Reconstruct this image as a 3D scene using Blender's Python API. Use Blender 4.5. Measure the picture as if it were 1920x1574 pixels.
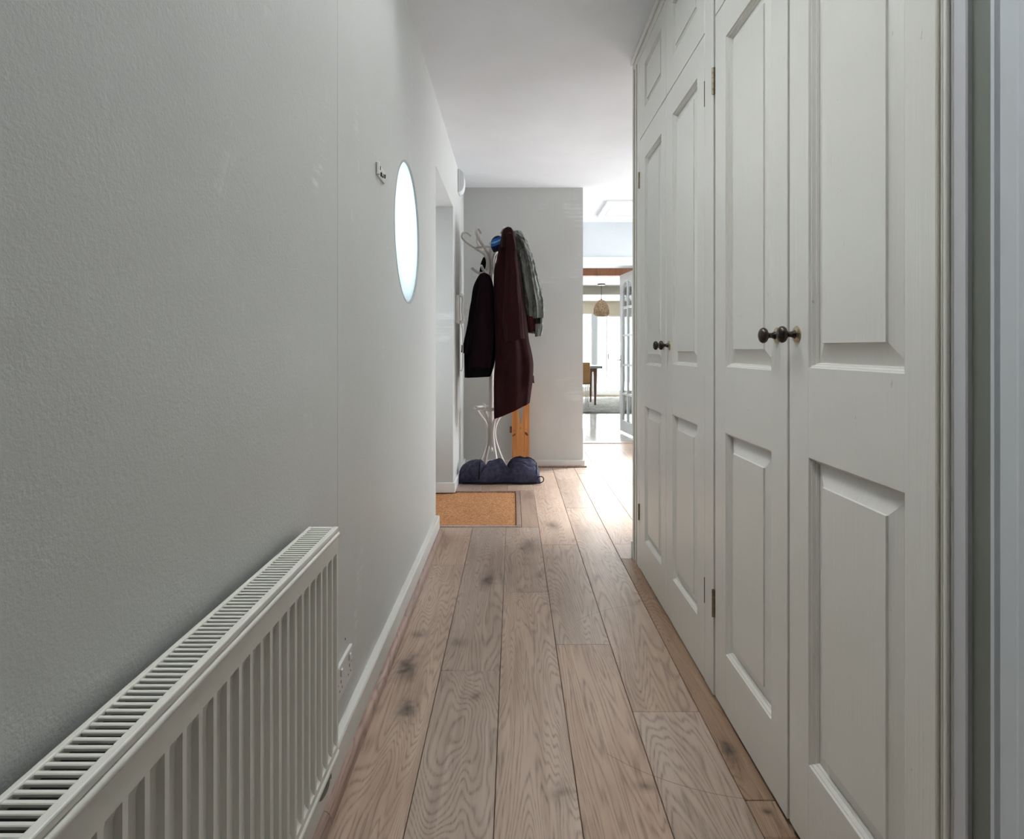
import bpy, bmesh, math, random
from mathutils import Vector, Matrix, noise as mnoise

random.seed(7)
scene = bpy.context.scene
for o in list(bpy.data.objects):
    bpy.data.objects.remove(o, do_unlink=True)
col = scene.collection

# ------------------------------------------------------------------ camera
F_PX, CX, CY, CAM_H = 1130.0, 962.0, 655.0, 1.075
cam_d = bpy.data.cameras.new('camera')
cam = bpy.data.objects.new('camera', cam_d)
col.objects.link(cam)
cam.location = (0, 0, CAM_H)
cam.rotation_euler = (math.pi / 2, 0, 0)
cam_d.sensor_fit = 'HORIZONTAL'
cam_d.sensor_width = 36.0
cam_d.lens = F_PX / 1920 * 36.0
cam_d.shift_x = -(CX - 960) / 1920
cam_d.shift_y = (CY - 787) / 1920
cam_d.clip_start = 0.02
scene.camera = cam

# ------------------------------------------------------------------ light
world = bpy.data.worlds.new('sky')
scene.world = world
world.use_nodes = True
world.node_tree.nodes['Background'].inputs[0].default_value = (0.86, 0.94, 1.0, 1)
world.node_tree.nodes['Background'].inputs[1].default_value = 5.0

def area(name, loc, rot, sx, sy, radiance, color=(1, 1, 1)):
    d = bpy.data.lights.new(name, 'AREA')
    d.shape = 'RECTANGLE'
    d.size, d.size_y = sx, sy
    d.energy = radiance * math.pi * sx * sy
    d.color = color
    o = bpy.data.objects.new(name, d)
    o.location = loc
    o.rotation_euler = rot
    col.objects.link(o)
    return o

H = math.pi / 2
# daylight outside the windows, then an added overhead light for the near hall
area('daylight_patio', (1.7, 14.3, 1.15), (-H, 0, 0), 3.4, 2.2, 20.0, (0.97, 0.99, 1))
area('daylight_hall_window', (3.05, 5.75, 1.45), (0, H, 0), 2.0, 1.9, 12.5, (0.98, 0.985, 1.0))
area('daylight_porch', (-1.75, 4.05, 1.3), (0, -H, 0), 2.0, 0.8, 4.5, (0.96, 0.97, 1))
area('daylight_round_window', (-0.95, 2.62, 1.02), (0, math.radians(-122), 0), 0.5, 1.0, 13.0, (0.92, 0.98, 1))
rl = area('added_overhead_light', (-0.11, 1.25, 2.93), (0, 0, 0), 0.46, 1.9, 6.2, (1.0, 0.955, 0.90))  # added lamp, unseen, giving the near hall its light from above
rl.data.spread = math.radians(140)
sun_d = bpy.data.lights.new('sun', 'SUN')
sun_d.energy = 150.0
sun_d.angle = math.radians(13)
sun_d.color = (0.92, 0.96, 1.0)
sun = bpy.data.objects.new('sun', sun_d)
sun.rotation_euler = Vector((-1.86, -1.15, -2.0)).to_track_quat('-Z', 'Y').to_euler()
col.objects.link(sun)

scene.view_settings.view_transform = 'Standard'
scene.view_settings.look = 'None'
scene.view_settings.exposure = -0.33
scene.view_settings.gamma = 1.0
scene.view_settings.use_curve_mapping = False

# ------------------------------------------------------------------ helpers
def P(x, y, Y):
    """a point of the place at distance Y along the hall, from its bearing"""
    return Vector(((x - CX) * Y / F_PX, Y, CAM_H + (CY - y) * Y / F_PX))

def link(name, me, mat=None, parent=None):
    o = bpy.data.objects.new(name, me)
    col.objects.link(o)
    if mat is not None and len(me.materials) == 0:
        me.materials.append(mat)
    if parent is not None:
        o.parent = parent
        off = Vector((0, 0, 0))
        p = parent
        while p is not None:
            off -= p.location
            p = p.parent
        o.location = off
    return o

def tag(o, label, cat, group=None, kind=None):
    o['label'] = label
    o['category'] = cat
    if group: o['group'] = group
    if kind: o['kind'] = kind
    return o

def struct(o, label, cat):
    return tag(o, label, cat, kind='structure')

def thing(name, loc, label, cat, group=None, kind=None):
    o = bpy.data.objects.new(name, None)
    o.empty_display_size = 0.05
    o.location = loc
    col.objects.link(o)
    return tag(o, label, cat, group, kind)

def to_mesh(bm, name, smooth=False, angle=None):
    bmesh.ops.recalc_face_normals(bm, faces=bm.faces[:])
    me = bpy.data.meshes.new(name)
    bm.to_mesh(me)
    bm.free()
    if smooth:
        for p in me.polygons: p.use_smooth = True
        if angle is not None:
            me.set_sharp_from_angle(angle=math.radians(angle))
    return me

def add_box(bm, x0, x1, y0, y1, z0, z1, bev=0.0, seg=1):
    x0, x1 = min(x0, x1), max(x0, x1)
    y0, y1 = min(y0, y1), max(y0, y1)
    z0, z1 = min(z0, z1), max(z0, z1)
    vs = [bm.verts.new((x, y, z)) for z in (z0, z1) for y in (y0, y1) for x in (x0, x1)]
    fs = []
    for q in ((0, 2, 3, 1), (4, 5, 7, 6), (0, 1, 5, 4), (2, 6, 7, 3), (0, 4, 6, 2), (1, 3, 7, 5)):
        fs.append(bm.faces.new([vs[i] for i in q]))
    if bev > 0:
        es = list({e for f in fs for e in f.edges})
        bmesh.ops.bevel(bm, geom=es, offset=bev, segments=seg, profile=0.5, affect='EDGES', clamp_overlap=True)

def box(name, x0, x1, y0, y1, z0, z1, mat, parent=None, bev=0.0, seg=1):
    bm = bmesh.new()
    add_box(bm, x0, x1, y0, y1, z0, z1, bev, seg)
    return link(name, to_mesh(bm, name), mat, parent)

def boxes(name, lst, mat, parent=None, bev=0.0, seg=1):
    bm = bmesh.new()
    for b in lst: add_box(bm, *b, bev, seg)
    return link(name, to_mesh(bm, name), mat, parent)

def catmull(pts, n=8):
    pts = [Vector(p) for p in pts]
    out = []
    for i in range(len(pts) - 1):
        p0 = pts[max(i - 1, 0)]; p1 = pts[i]; p2 = pts[i + 1]; p3 = pts[min(i + 2, len(pts) - 1)]
        for k in range(n):
            t = k / n
            out.append(0.5 * ((2 * p1) + (p2 - p0) * t + (2 * p0 - 5 * p1 + 4 * p2 - p3) * t * t + (3 * p1 - p0 - 3 * p2 + p3) * t ** 3))
    out.append(pts[-1])
    return out

def add_tube(bm, pts, r, seg=10, smooth_n=8, closed=False, rfun=None):
    path = catmull(pts, smooth_n) if smooth_n else [Vector(p) for p in pts]
    if closed: path = path[:-1]
    n = len(path)
    rings = []
    up = Vector((0.13, 0.21, 0.97)).normalized()
    prev = None
    for i, p in enumerate(path):
        if closed:
            d = (path[(i + 1) % n] - path[i - 1]).normalized()
        else:
            d = (path[min(i + 1, n - 1)] - path[max(i - 1, 0)]).normalized()
        if prev is None:
            a = d.cross(up)
            if a.length < 0.1: a = d.cross(Vector((1, 0, 0)))
        else:
            a = prev - d * prev.dot(d)
        a.normalize()
        prev = a
        b = d.cross(a)
        rr = rfun(i / max(n - 1, 1)) if rfun else r
        rings.append([bm.verts.new(p + (a * math.cos(t) + b * math.sin(t)) * rr) for t in [2 * math.pi * k / seg for k in range(seg)]])
    for i in range(n if closed else n - 1):
        A, B = rings[i], rings[(i + 1) % n]
        for k in range(seg):
            bm.faces.new((A[k], A[(k + 1) % seg], B[(k + 1) % seg], B[k]))
    if not closed:
        bm.faces.new(rings[0][::-1]); bm.faces.new(rings[-1])

def tube(name, pts, r, mat, parent=None, **k):
    bm = bmesh.new()
    add_tube(bm, pts, r, **k)
    return link(name, to_mesh(bm, name, True, 50), mat, parent)

def add_lathe(bm, origin, axis, prof, seg=24):
    """prof: (distance along axis, radius)"""
    ax = Vector(axis).normalized()
    a = ax.cross(Vector((0, 0, 1)))
    if a.length < 0.1: a = ax.cross(Vector((0, 1, 0)))
    a.normalize(); b = ax.cross(a)
    o = Vector(origin)
    rings = []
    for h, r in prof:
        if r < 1e-6:
            rings.append([bm.verts.new(o + ax * h)])
        else:
            rings.append([bm.verts.new(o + ax * h + (a * math.cos(t) + b * math.sin(t)) * r) for t in [2 * math.pi * k / seg for k in range(seg)]])
    for A, B in zip(rings[:-1], rings[1:]):
        if len(A) == 1 and len(B) == 1: continue
        for k in range(seg):
            k2 = (k + 1) % seg
            if len(A) == 1: bm.faces.new((A[0], B[k], B[k2]))
            elif len(B) == 1: bm.faces.new((A[k], A[k2], B[0]))
            else: bm.faces.new((A[k], A[k2], B[k2], B[k]))

def lathe(name, origin, axis, prof, mat, parent=None, seg=24, angle=40):
    bm = bmesh.new()
    add_lathe(bm, origin, axis, prof, seg)
    return link(name, to_mesh(bm, name, True, angle), mat, parent)

def add_wall_holes(bm, plane, c0, c1, outer, holes):
    """slab with holes. plane 'X': polygon points are (y,z), extruded from x=c0 to x=c1; 'Y': points (x,z)."""
    def mk(p, c):
        return bm.verts.new((c, p[0], p[1]) if plane == 'X' else (p[0], c, p[1]))
    loops = [outer] + holes
    front, back = [], []
    es_f, es_b = [], []
    for L in loops:
        fv = [mk(p, c0) for p in L]; bv = [mk(p, c1) for p in L]
        front.append(fv); back.append(bv)
        for i in range(len(L)):
            es_f.append(bm.edges.new((fv[i], fv[(i + 1) % len(L)])))
            es_b.append(bm.edges.new((bv[i], bv[(i + 1) % len(L)])))
    bmesh.ops.triangle_fill(bm, use_beauty=True, use_dissolve=False, edges=es_f)
    bmesh.ops.triangle_fill(bm, use_beauty=True, use_dissolve=False, edges=es_b)
    for fv, bv in zip(front, back):
        n = len(fv)
        for i in range(n):
            bm.faces.new((fv[i], fv[(i + 1) % n], bv[(i + 1) % n], bv[i]))

def wall_holes(name, plane, c0, c1, outer, holes, mat, parent=None):
    bm = bmesh.new()
    add_wall_holes(bm, plane, c0, c1, outer, holes)
    return link(name, to_mesh(bm, name), mat, parent)

def rect(a0, a1, b0, b1):
    return [(a0, b0), (a1, b0), (a1, b1), (a0, b1)]

# ------------------------------------------------------------------ materials
def srgb(r, g, b):
    def f(c):
        c /= 255
        return c / 12.92 if c <= 0.04045 else ((c + 0.055) / 1.055) ** 2.4
    return (f(r), f(g), f(b), 1)

class Mat:
    def __init__(self, name):
        self.m = bpy.data.materials.new(name)
        self.m.use_nodes = True
        self.nt = self.m.node_tree
        self.b = self.nt.nodes['Principled BSDF']
        self.out = self.nt.nodes['Material Output']
    def n(self, t, **k):
        nd = self.nt.nodes.new(t)
        for a, v in k.items(): setattr(nd, a, v)
        return nd
    def l(self, a, b): self.nt.links.new(a, b)
    def coords(self, scale=(1, 1, 1), kind='Object'):
        tc = self.n('ShaderNodeTexCoord'); mp = self.n('ShaderNodeMapping')
        mp.inputs['Scale'].default_value = scale
        self.l(tc.outputs[kind], mp.inputs['Vector'])
        return mp.outputs['Vector']
    def noise(self, vec, scale, detail=4, rough=0.55, dist=0.0):
        nz = self.n('ShaderNodeTexNoise')
        nz.inputs['Scale'].default_value = scale
        nz.inputs['Detail'].default_value = detail
        nz.inputs['Roughness'].default_value = rough
        nz.inputs['Distortion'].default_value = dist
        self.l(vec, nz.inputs['Vector'])
        return nz.outputs['Fac']
    def ramp(self, fac, stops):
        r = self.n('ShaderNodeValToRGB')
        e = r.color_ramp.elements
        while len(e) < len(stops): e.new(0.5)
        for i, (p, c) in enumerate(stops):
            e[i].position = p
            e[i].color = c if len(c) == 4 else (*c, 1)
        self.l(fac, r.inputs['Fac'])
        return r.outputs['Color']
    def math(self, op, a, b=None, clamp=False):
        m = self.n('ShaderNodeMath', operation=op)
        m.use_clamp = clamp
        for i, v in enumerate((a, b)):
            if v is None: continue
            if hasattr(v, 'is_linked') or hasattr(v, 'links'): self.l(v, m.inputs[i])
            else: m.inputs[i].default_value = v
        return m.outputs[0]
    def mix(self, fac, a, b, mode='MIX'):
        m = self.n('ShaderNodeMix', data_type='RGBA', blend_type=mode)
        for s, v in ((m.inputs[0], fac), (m.inputs[6], a), (m.inputs[7], b)):
            if hasattr(v, 'links'): self.l(v, s)
            else: s.default_value = v
        return m.outputs[2]
    def bump(self, h, strength, dist=0.002):
        bp = self.n('ShaderNodeBump')
        bp.inputs['Strength'].default_value = strength
        bp.inputs['Distance'].default_value = dist
        self.l(h, bp.inputs['Height'])
        self.l(bp.outputs['Normal'], self.b.inputs['Normal'])
    def set(self, color=None, rough=None, metal=None, spec=None, sheen=None, coat=None):
        if color is not None:
            if hasattr(color, 'links'): self.l(color, self.b.inputs['Base Color'])
            else: self.b.inputs['Base Color'].default_value = color if len(color) == 4 else (*color, 1)
        if rough is not None:
            if hasattr(rough, 'links'): self.l(rough, self.b.inputs['Roughness'])
            else: self.b.inputs['Roughness'].default_value = rough
        if metal is not None: self.b.inputs['Metallic'].default_value = metal
        if spec is not None: self.b.inputs['Specular IOR Level'].default_value = spec
        if sheen is not None: self.b.inputs['Sheen Weight'].default_value = sheen
        if coat is not None: self.b.inputs['Coat Weight'].default_value = coat
        return self

def paint(name, color, rough, bump=0.15, scale=220, mottle=0.04, bscale=(1, 1, 1), spec=0.5, dist=0.0015):
    M = Mat(name)
    v = M.coords()
    big = M.noise(v, 2.2, 5, 0.6)
    c = M.ramp(big, [(0.3, tuple(max(0, x * (1 - mottle)) for x in color)), (0.7, tuple(x * (1 + mottle) for x in color))])
    M.set(c, rough, spec=spec)
    if bump:
        bv = M.coords(bscale)
        M.bump(M.noise(bv, scale, 3, 0.6), bump, dist)
    return M.m

def plain(name, color, rough=0.5, metal=0.0, var=0.08, scale=30):
    M = Mat(name)
    f = M.noise(M.coords(), scale, 3)
    c = M.ramp(f, [(0.3, tuple(x * (1 - var) for x in color)), (0.7, tuple(x * (1 + var) for x in color))])
    M.set(c, rough, metal)
    return M.m

WALL = (0.57, 0.575, 0.565)
def wall_material():
    M = Mat('wall_paint')
    v = M.coords()
    big = M.noise(v, 1.7, 5, 0.6)
    c = M.ramp(big, [(0.3, tuple(x * 0.97 for x in WALL)), (0.7, tuple(x * 1.03 for x in WALL))])
    # pale scuffs rubbed into the emulsion
    sv = M.coords((1, 5.0, 1.6))
    s1 = M.noise(sv, 1.1, 6, 0.62, 0.8)
    sc = M.ramp(s1, [(0.60, (0, 0, 0)), (0.72, (1, 1, 1))])
    fine = M.noise(M.coords((1, 3, 22)), 3.0, 3)
    sc2 = M.math('MULTIPLY', sc, M.ramp(fine, [(0.45, (0, 0, 0)), (0.62, (1, 1, 1))]))
    c2 = M.mix(M.math('MULTIPLY', sc2, 0.75), c, (0.74, 0.75, 0.74, 1))
    rb = M.math('ADD', M.math('MULTIPLY', big, 0.12), 0.42)
    M.set(c2, rb, spec=0.35)
    h = M.math('ADD', M.noise(v, 190, 3, 0.6), M.math('MULTIPLY', M.noise(v, 60, 3, 0.5), 0.6))
    M.bump(h, 0.36, 0.0018)
    return M.m
m_wall = wall_material()
m_ceil = paint('ceiling_paint', (0.715, 0.725, 0.755), 0.75, 0.12, 160)
m_shell = paint('outer_plaster', (0.66, 0.67, 0.66), 0.7, 0.1)
m_greenwall = paint('dark_green_paint', (0.17, 0.18, 0.155), 0.55, 0.1)  # dark grey-green wall paint
m_lilac = paint('lilac_grey_paint', (0.54, 0.535, 0.56), 0.5, 0.1)
m_white = paint('white_gloss', (0.76, 0.765, 0.775), 0.28, 0.05, 40)
m_skirt = paint('skirting_paint', (0.70, 0.69, 0.665), 0.4, 0.12, 60, 0.08)
m_beige = paint('beige_paint', (0.55, 0.48, 0.37), 0.7, 0.05)
m_taupe = paint('taupe_paint', (0.42, 0.40, 0.35), 0.7, 0.05)
m_pale = paint('pale_paint', (0.56, 0.59, 0.62), 0.6, 0.05)

def door_material():
    M = Mat('cupboard_paint')
    v = M.coords()
    base = (0.705, 0.685, 0.64)
    big = M.noise(v, 2.0, 4)
    c = M.ramp(big, [(0.3, tuple(x * 0.97 for x in base)), (0.7, tuple(x * 1.02 for x in base))])
    # hairline dirt along the brushed grain, small chips
    gv = M.coords((55, 55, 1.6))
    g = M.noise(gv, 1.6, 5, 0.65, 0.25)
    chips = M.ramp(M.noise(M.coords((1, 1, 0.45)), 95, 2), [(0.74, (0, 0, 0)), (0.77, (1, 1, 1))])
    c = M.mix(M.math('MULTIPLY', chips, 0.35), c, (0.30, 0.25, 0.2, 1))
    M.set(c, 0.30, spec=0.5)
    M.bump(g, 0.75, 0.0013)
    return M.m
m_door = door_material()
m_groove = paint('worn_bead_paint', (0.52, 0.49, 0.42), 0.4, 0.2, 80, 0.1)
m_dark_int = plain('cupboard_interior', (0.10, 0.085, 0.075), 0.8)
m_slot = plain('hinge_slot_dark', (0.06, 0.055, 0.05), 0.7)
m_brass = plain('aged_brass', (0.30, 0.25, 0.17), 0.38, 0.9, 0.2, 90)
m_rose = plain('rubbed_brass', (0.48, 0.40, 0.26), 0.3, 0.9, 0.25, 120)
m_bronze = plain('dark_bronze', (0.055, 0.042, 0.036), 0.22, 0.75, 0.3, 120)
m_rad = paint('radiator_enamel', (0.69, 0.68, 0.63), 0.32, 0.03, 60, 0.015)
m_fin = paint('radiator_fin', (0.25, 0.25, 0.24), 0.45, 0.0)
m_raddark = plain('shaded_radiator_core', (0.12, 0.125, 0.12), 0.7)  # colour darkened to put in the shade deep below the grille slots
m_plastic = paint('white_plastic', (0.68, 0.675, 0.66), 0.35, 0.0)
m_black = plain('pin_hole', (0.02, 0.02, 0.02), 0.6)
m_valve = plain('dull_valve_metal', (0.28, 0.285, 0.27), 0.4, 0.6)

# knots at their places in the boards: x, y, half width, half length, depth of tone
KNOTS = [(-0.117, 2.806, 0.05, 0.17, 0.85), (-0.358, 2.025, 0.06, 0.12, 0.95), (-0.319, 1.80, 0.045, 0.10, 0.9), (0.127, 2.872, 0.035, 0.06, 0.6),
         (0.578, 1.609, 0.03, 0.12, 0.9), (-0.2, 2.209, 0.05, 0.05, 0.55), (-0.114, 1.869, 0.03, 0.04, 0.6), (0.118, 1.46, 0.05, 0.05, 0.5),
         (0.325, 1.482, 0.04, 0.03, 0.7), (-0.36, 2.27, 0.05, 0.05, 0.6), (0.05, 3.25, 0.03, 0.05, 0.6), (0.59, 1.40, 0.02, 0.02, 0.9), (0.40, 2.85, 0.03, 0.05, 0.4)]
def oak(name, stops, rough=0.36, tint=0.25, scratch=None, gray=0.0, bump=0.25):
    M = Mat(name)
    tc = M.n('ShaderNodeTexCoord')
    oi = M.n('ShaderNodeObjectInfo')
    off = M.n('ShaderNodeVectorMath', operation='MULTIPLY_ADD')
    comb = M.n('ShaderNodeCombineXYZ')
    M.l(oi.outputs['Random'], comb.inputs[0]); M.l(oi.outputs['Random'], comb.inputs[1]); M.l(oi.outputs['Random'], comb.inputs[2])
    M.l(comb.outputs[0], off.inputs[0])
    off.inputs[1].default_value = (7.3, 31.7, 0)
    M.l(tc.outputs['Object'], off.inputs[2])
    V = off.outputs[0]
    def mp(s):
        m = M.n('ShaderNodeMapping'); m.inputs['Scale'].default_value = s
        M.l(V, m.inputs['Vector']); return m.outputs[0]
    # cathedral growth rings: contour lines of a smooth field stretched along the board
    field = M.noise(mp((4.2, 0.62, 1)), 1.0, 3, 0.42, 0.5)
    rings = M.n('ShaderNodeMath', operation='SINE')
    M.l(M.math('MULTIPLY', field, 430.0), rings.inputs[0])
    ring = M.math('ADD', M.math('MULTIPLY', rings.outputs[0], 0.5), 0.5)
    pores = M.noise(mp((190, 9.0, 1)), 1.0, 4, 0.7)
    fibre = M.noise(mp((42, 1.6, 1)), 1.0, 4, 0.6)
    broad = M.noise(mp((3.2, 1.3, 1)), 1.0, 4, 0.6)
    g = M.math('ADD', M.math('MULTIPLY', broad, 0.55), M.math('MULTIPLY', fibre, 0.45))
    c = M.ramp(g, stops)
    lines = M.math('MULTIPLY', M.math('POWER', ring, 3.0), M.ramp(pores, [(0.38, (0.15,) * 3), (0.62, (1,) * 3)]))
    c = M.mix(M.math('MULTIPLY', lines, 0.62), c, (stops[0][1][0] * 0.42, stops[0][1][1] * 0.40, stops[0][1][2] * 0.38, 1))
    # per-board tone
    tone = M.n('ShaderNodeHueSaturation')
    rr = M.math('ADD', M.math('MULTIPLY', oi.outputs['Random'], tint), 1.0 - tint * 0.5)
    sat = M.n('ShaderNodeMath', operation='FRACT'); M.l(M.math('MULTIPLY', oi.outputs['Random'], 17.31), sat.inputs[0])
    M.l(M.math('ADD', M.math('MULTIPLY', sat.outputs[0], 0.25), 0.72), tone.inputs['Saturation'])
    M.l(rr, tone.inputs['Value']); M.l(c, tone.inputs['Color'])
    c = tone.outputs['Color']
    # knots
    vo = M.n('ShaderNodeTexVoronoi'); vo.inputs['Scale'].default_value = 1.0
    kv = M.n('ShaderNodeVectorMath', operation='ADD')
    M.l(mp((3.6, 1.55, 1)), kv.inputs[0])
    dn = M.n('ShaderNodeTexNoise'); dn.inputs['Scale'].default_value = 9; M.l(V, dn.inputs['Vector'])
    sc = M.n('ShaderNodeVectorMath', operation='SCALE'); sc.inputs['Scale'].default_value = 0.18
    M.l(dn.outputs['Color'], sc.inputs[0]); M.l(sc.outputs[0], kv.inputs[1])
    M.l(kv.outputs[0], vo.inputs['Vector'])
    sep = M.n('ShaderNodeSeparateColor'); M.l(vo.outputs['Color'], sep.inputs[0])
    gate = M.math('GREATER_THAN', sep.outputs[0], 0.74)
    knot = M.math('MULTIPLY', M.ramp(vo.outputs['Distance'], [(0.03, (1,) * 3), (0.09, (0.55,) * 3), (0.24, (0,) * 3)]), gate)
    c = M.mix(M.math('MULTIPLY', knot, 0.8), c, (0.055, 0.04, 0.032, 1))
    if scratch:
        geo0 = M.n('ShaderNodeNewGeometry')
        for (kx, ky, ra, rb, amt) in KNOTS:
            mpk = M.n('ShaderNodeMapping', vector_type='TEXTURE')
            mpk.inputs['Location'].default_value = (kx, ky, 0)
            mpk.inputs['Scale'].default_value = (ra, rb, 1000)
            M.l(geo0.outputs['Position'], mpk.inputs['Vector'])
            jit = M.n('ShaderNodeVectorMath', operation='ADD')
            M.l(mpk.outputs[0], jit.inputs[0])
            sc3 = M.n('ShaderNodeVectorMath', operation='SCALE'); sc3.inputs['Scale'].default_value = 1.1
            dn3 = M.n('ShaderNodeTexNoise'); dn3.inputs['Scale'].default_value = 22; dn3.inputs['Detail'].default_value = 3
            M.l(geo0.outputs['Position'], dn3.inputs['Vector'])
            sub3 = M.n('ShaderNodeVectorMath', operation='SUBTRACT'); sub3.inputs[1].default_value = (0.5, 0.5, 0.5)
            M.l(dn3.outputs['Color'], sub3.inputs[0]); M.l(sub3.outputs[0], sc3.inputs[0]); M.l(sc3.outputs[0], jit.inputs[1])
            ln = M.n('ShaderNodeVectorMath', operation='LENGTH'); M.l(jit.outputs[0], ln.inputs[0])
            k_ = M.ramp(ln.outputs['Value'], [(0.08, (1,) * 3), (0.35, (0.62,) * 3), (0.55, (0.28,) * 3), (1.0, (0,) * 3)])
            c = M.mix(M.math('MULTIPLY', k_, amt), c, (0.045, 0.030, 0.024, 1))
    rough_s = M.math('ADD', M.math('MULTIPLY', fibre, 0.14), rough - 0.07)
    if scratch:
        (sx, sy, R, xa, xb) = scratch
        geo = M.n('ShaderNodeNewGeometry')
        d = M.n('ShaderNodeVectorMath', operation='DISTANCE')
        sp = M.n('ShaderNodeSeparateXYZ'); M.l(geo.outputs['Position'], sp.inputs[0])
        cm = M.n('ShaderNodeCombineXYZ'); M.l(sp.outputs[0], cm.inputs[0]); M.l(sp.outputs[1], cm.inputs[1])
        M.l(cm.outputs[0], d.inputs[0]); d.inputs[1].default_value = (sx, sy, 0)
        w = M.math('LESS_THAN', M.math('ABSOLUTE', M.math('SUBTRACT', d.outputs['Value'], R)), 0.0011)
        w = M.math('MULTIPLY', w, M.math('MULTIPLY', M.math('GREATER_THAN', sp.outputs[0], xa), M.math('LESS_THAN', sp.outputs[0], xb)))
        c = M.mix(M.math('MULTIPLY', w, 0.6), c, (0.10, 0.055, 0.035, 1))
    M.set(c, rough_s, spec=0.5)
    hh = M.math('ADD', M.math('MULTIPLY', pores, 0.5), M.math('MULTIPLY', lines, -0.5))
    M.bump(hh, bump, 0.0012)
    return M.m

# the arc a dragging door once scratched into the boards
def circ(a, b, c):
    ax, ay = a; bx, by = b; cx, cy = c
    d = 2 * (ax * (by - cy) + bx * (cy - ay) + cx * (ay - by))
    ux = ((ax * ax + ay * ay) * (by - cy) + (bx * bx + by * by) * (cy - ay) + (cx * cx + cy * cy) * (ay - by)) / d
    uy = ((ax * ax + ay * ay) * (cx - bx) + (bx * bx + by * by) * (ax - cx) + (cx * cx + cy * cy) * (bx - ax)) / d
    return ux, uy, math.hypot(ax - ux, ay - uy)
ux, uy, ur = circ((0.254, 1.597), (0.357, 1.515), (0.554, 1.4396))
m_oak = oak('oak_floorboard', [(0.28, srgb(140, 110, 92)), (0.5, srgb(174, 147, 128)), (0.72, srgb(196, 172, 154))],
            rough=0.36, tint=0.22, scratch=(ux, uy, ur, 0.25, 0.556))
m_oakedge = oak('honey_oak_edge', [(0.28, srgb(112, 78, 52)), (0.5, srgb(150, 112, 78)), (0.72, srgb(172, 136, 102))], rough=0.5, tint=0.2, scratch=(ux, uy, ur, 0.25, 0.556))
m_mould = oak('reddish_quarter_round', [(0.28, srgb(128, 94, 80)), (0.5, srgb(162, 130, 116)), (0.72, srgb(186, 156, 142))], rough=0.35, tint=0.1)
m_beam = oak('orange_timber', [(0.28, srgb(140, 82, 48)), (0.5, srgb(176, 112, 70)), (0.72, srgb(196, 134, 90))], rough=0.6, tint=0.1)
m_sub = plain('floor_gap', (0.05, 0.038, 0.03), 0.9)

def pine():
    M = Mat('orange_pine')
    f = M.noise(M.coords((18, 18, 1.2)), 2.0, 4, 0.6, 0.6)
    c = M.ramp(f, [(0.3, srgb(196, 124, 66)), (0.6, srgb(226, 160, 98)), (0.75, srgb(234, 178, 120))])
    M.set(c, 0.4)
    return M.m
m_pine = pine()
m_knot = plain('pine_knot', (0.16, 0.07, 0.03), 0.5)

def coir():
    M = Mat('coir')
    v = M.coords()
    f = M.noise(M.coords((1, 1.6, 1)), 85, 5, 0.85)
    b = M.noise(v, 9, 4)
    c = M.ramp(f, [(0.36, srgb(128, 84, 52)), (0.52, srgb(196, 142, 100)), (0.66, srgb(226, 182, 142))])
    c = M.mix(M.ramp(b, [(0.35, (0, 0, 0)), (0.7, (0.4,) * 3)]), c, srgb(176, 112, 66))
    M.set(c, 0.95, spec=0.1)
    M.bump(f, 0.9, 0.006)
    return M.m
m_coir = coir()

def cloth(name, ca, cb, scale=60, bump=0.4, sheen=0.25, rough=0.85):
    M = Mat(name)
    f = M.noise(M.coords(), scale, 4, 0.7)
    g = M.noise(M.coords(), 5, 3)
    c = M.ramp(M.math('ADD', M.math('MULTIPLY', f, 0.5), M.math('MULTIPLY', g, 0.5)), [(0.35, ca), (0.65, cb)])
    M.set(c, rough, sheen=sheen * 0.3, spec=0.08)
    M.b.inputs['Sheen Roughness'].default_value = 0.4
    M.bump(f, bump, 0.003)
    return M.m
m_burg = cloth('burgundy_wool', (0.014, 0.0035, 0.0045), (0.028, 0.007, 0.0085), sheen=0.10)
m_plum = cloth('plum_wool', (0.007, 0.0028, 0.005), (0.014, 0.005, 0.009), sheen=0.03)
m_black_cloth = cloth('black_cloth', (0.004, 0.004, 0.004), (0.008, 0.007, 0.008), sheen=0.02)
m_jacket = cloth('grey_green_shell', (0.14, 0.152, 0.146), (0.23, 0.24, 0.23), 24, 0.9, 0.1, 0.6)
m_jcuff = cloth('dark_rib', (0.012, 0.012, 0.013), (0.025, 0.024, 0.025), 90)
m_lining = cloth('red_check_lining', (0.05, 0.012, 0.014), (0.09, 0.03, 0.03), 70)
m_bag = cloth('navy_canvas', (0.018, 0.018, 0.036), (0.075, 0.075, 0.125), 40, 0.9, 0.2, 0.55)
m_strap = cloth('black_webbing', (0.010, 0.010, 0.016), (0.02, 0.02, 0.028), 120)
m_blue = cloth('blue_knit', (0.02, 0.07, 0.28), (0.04, 0.14, 0.42), 90)
m_navy = cloth('navy_knit', (0.006, 0.010, 0.03), (0.012, 0.018, 0.05), 90)
m_lblue = cloth('light_blue_knit', (0.14, 0.30, 0.52), (0.22, 0.42, 0.62), 90)
m_stand = plain('cream_bentwood', (0.56, 0.52, 0.49), 0.35, 0, 0.06, 12)
m_tan = cloth('tan_leather', (0.30, 0.17, 0.075), (0.38, 0.22, 0.10), 30, 0.2, 0.0, 0.5)
m_walnut = plain('walnut', (0.14, 0.06, 0.032), 0.4, 0, 0.2, 14)
m_tabletop = plain('slate_grey_top', (0.20, 0.215, 0.215), 0.3)
m_chrome = plain('bright_metal', (0.72, 0.72, 0.74), 0.15, 1.0, 0.03)
m_dmetal = plain('dark_fitting', (0.03, 0.028, 0.026), 0.5, 0.0)

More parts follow.
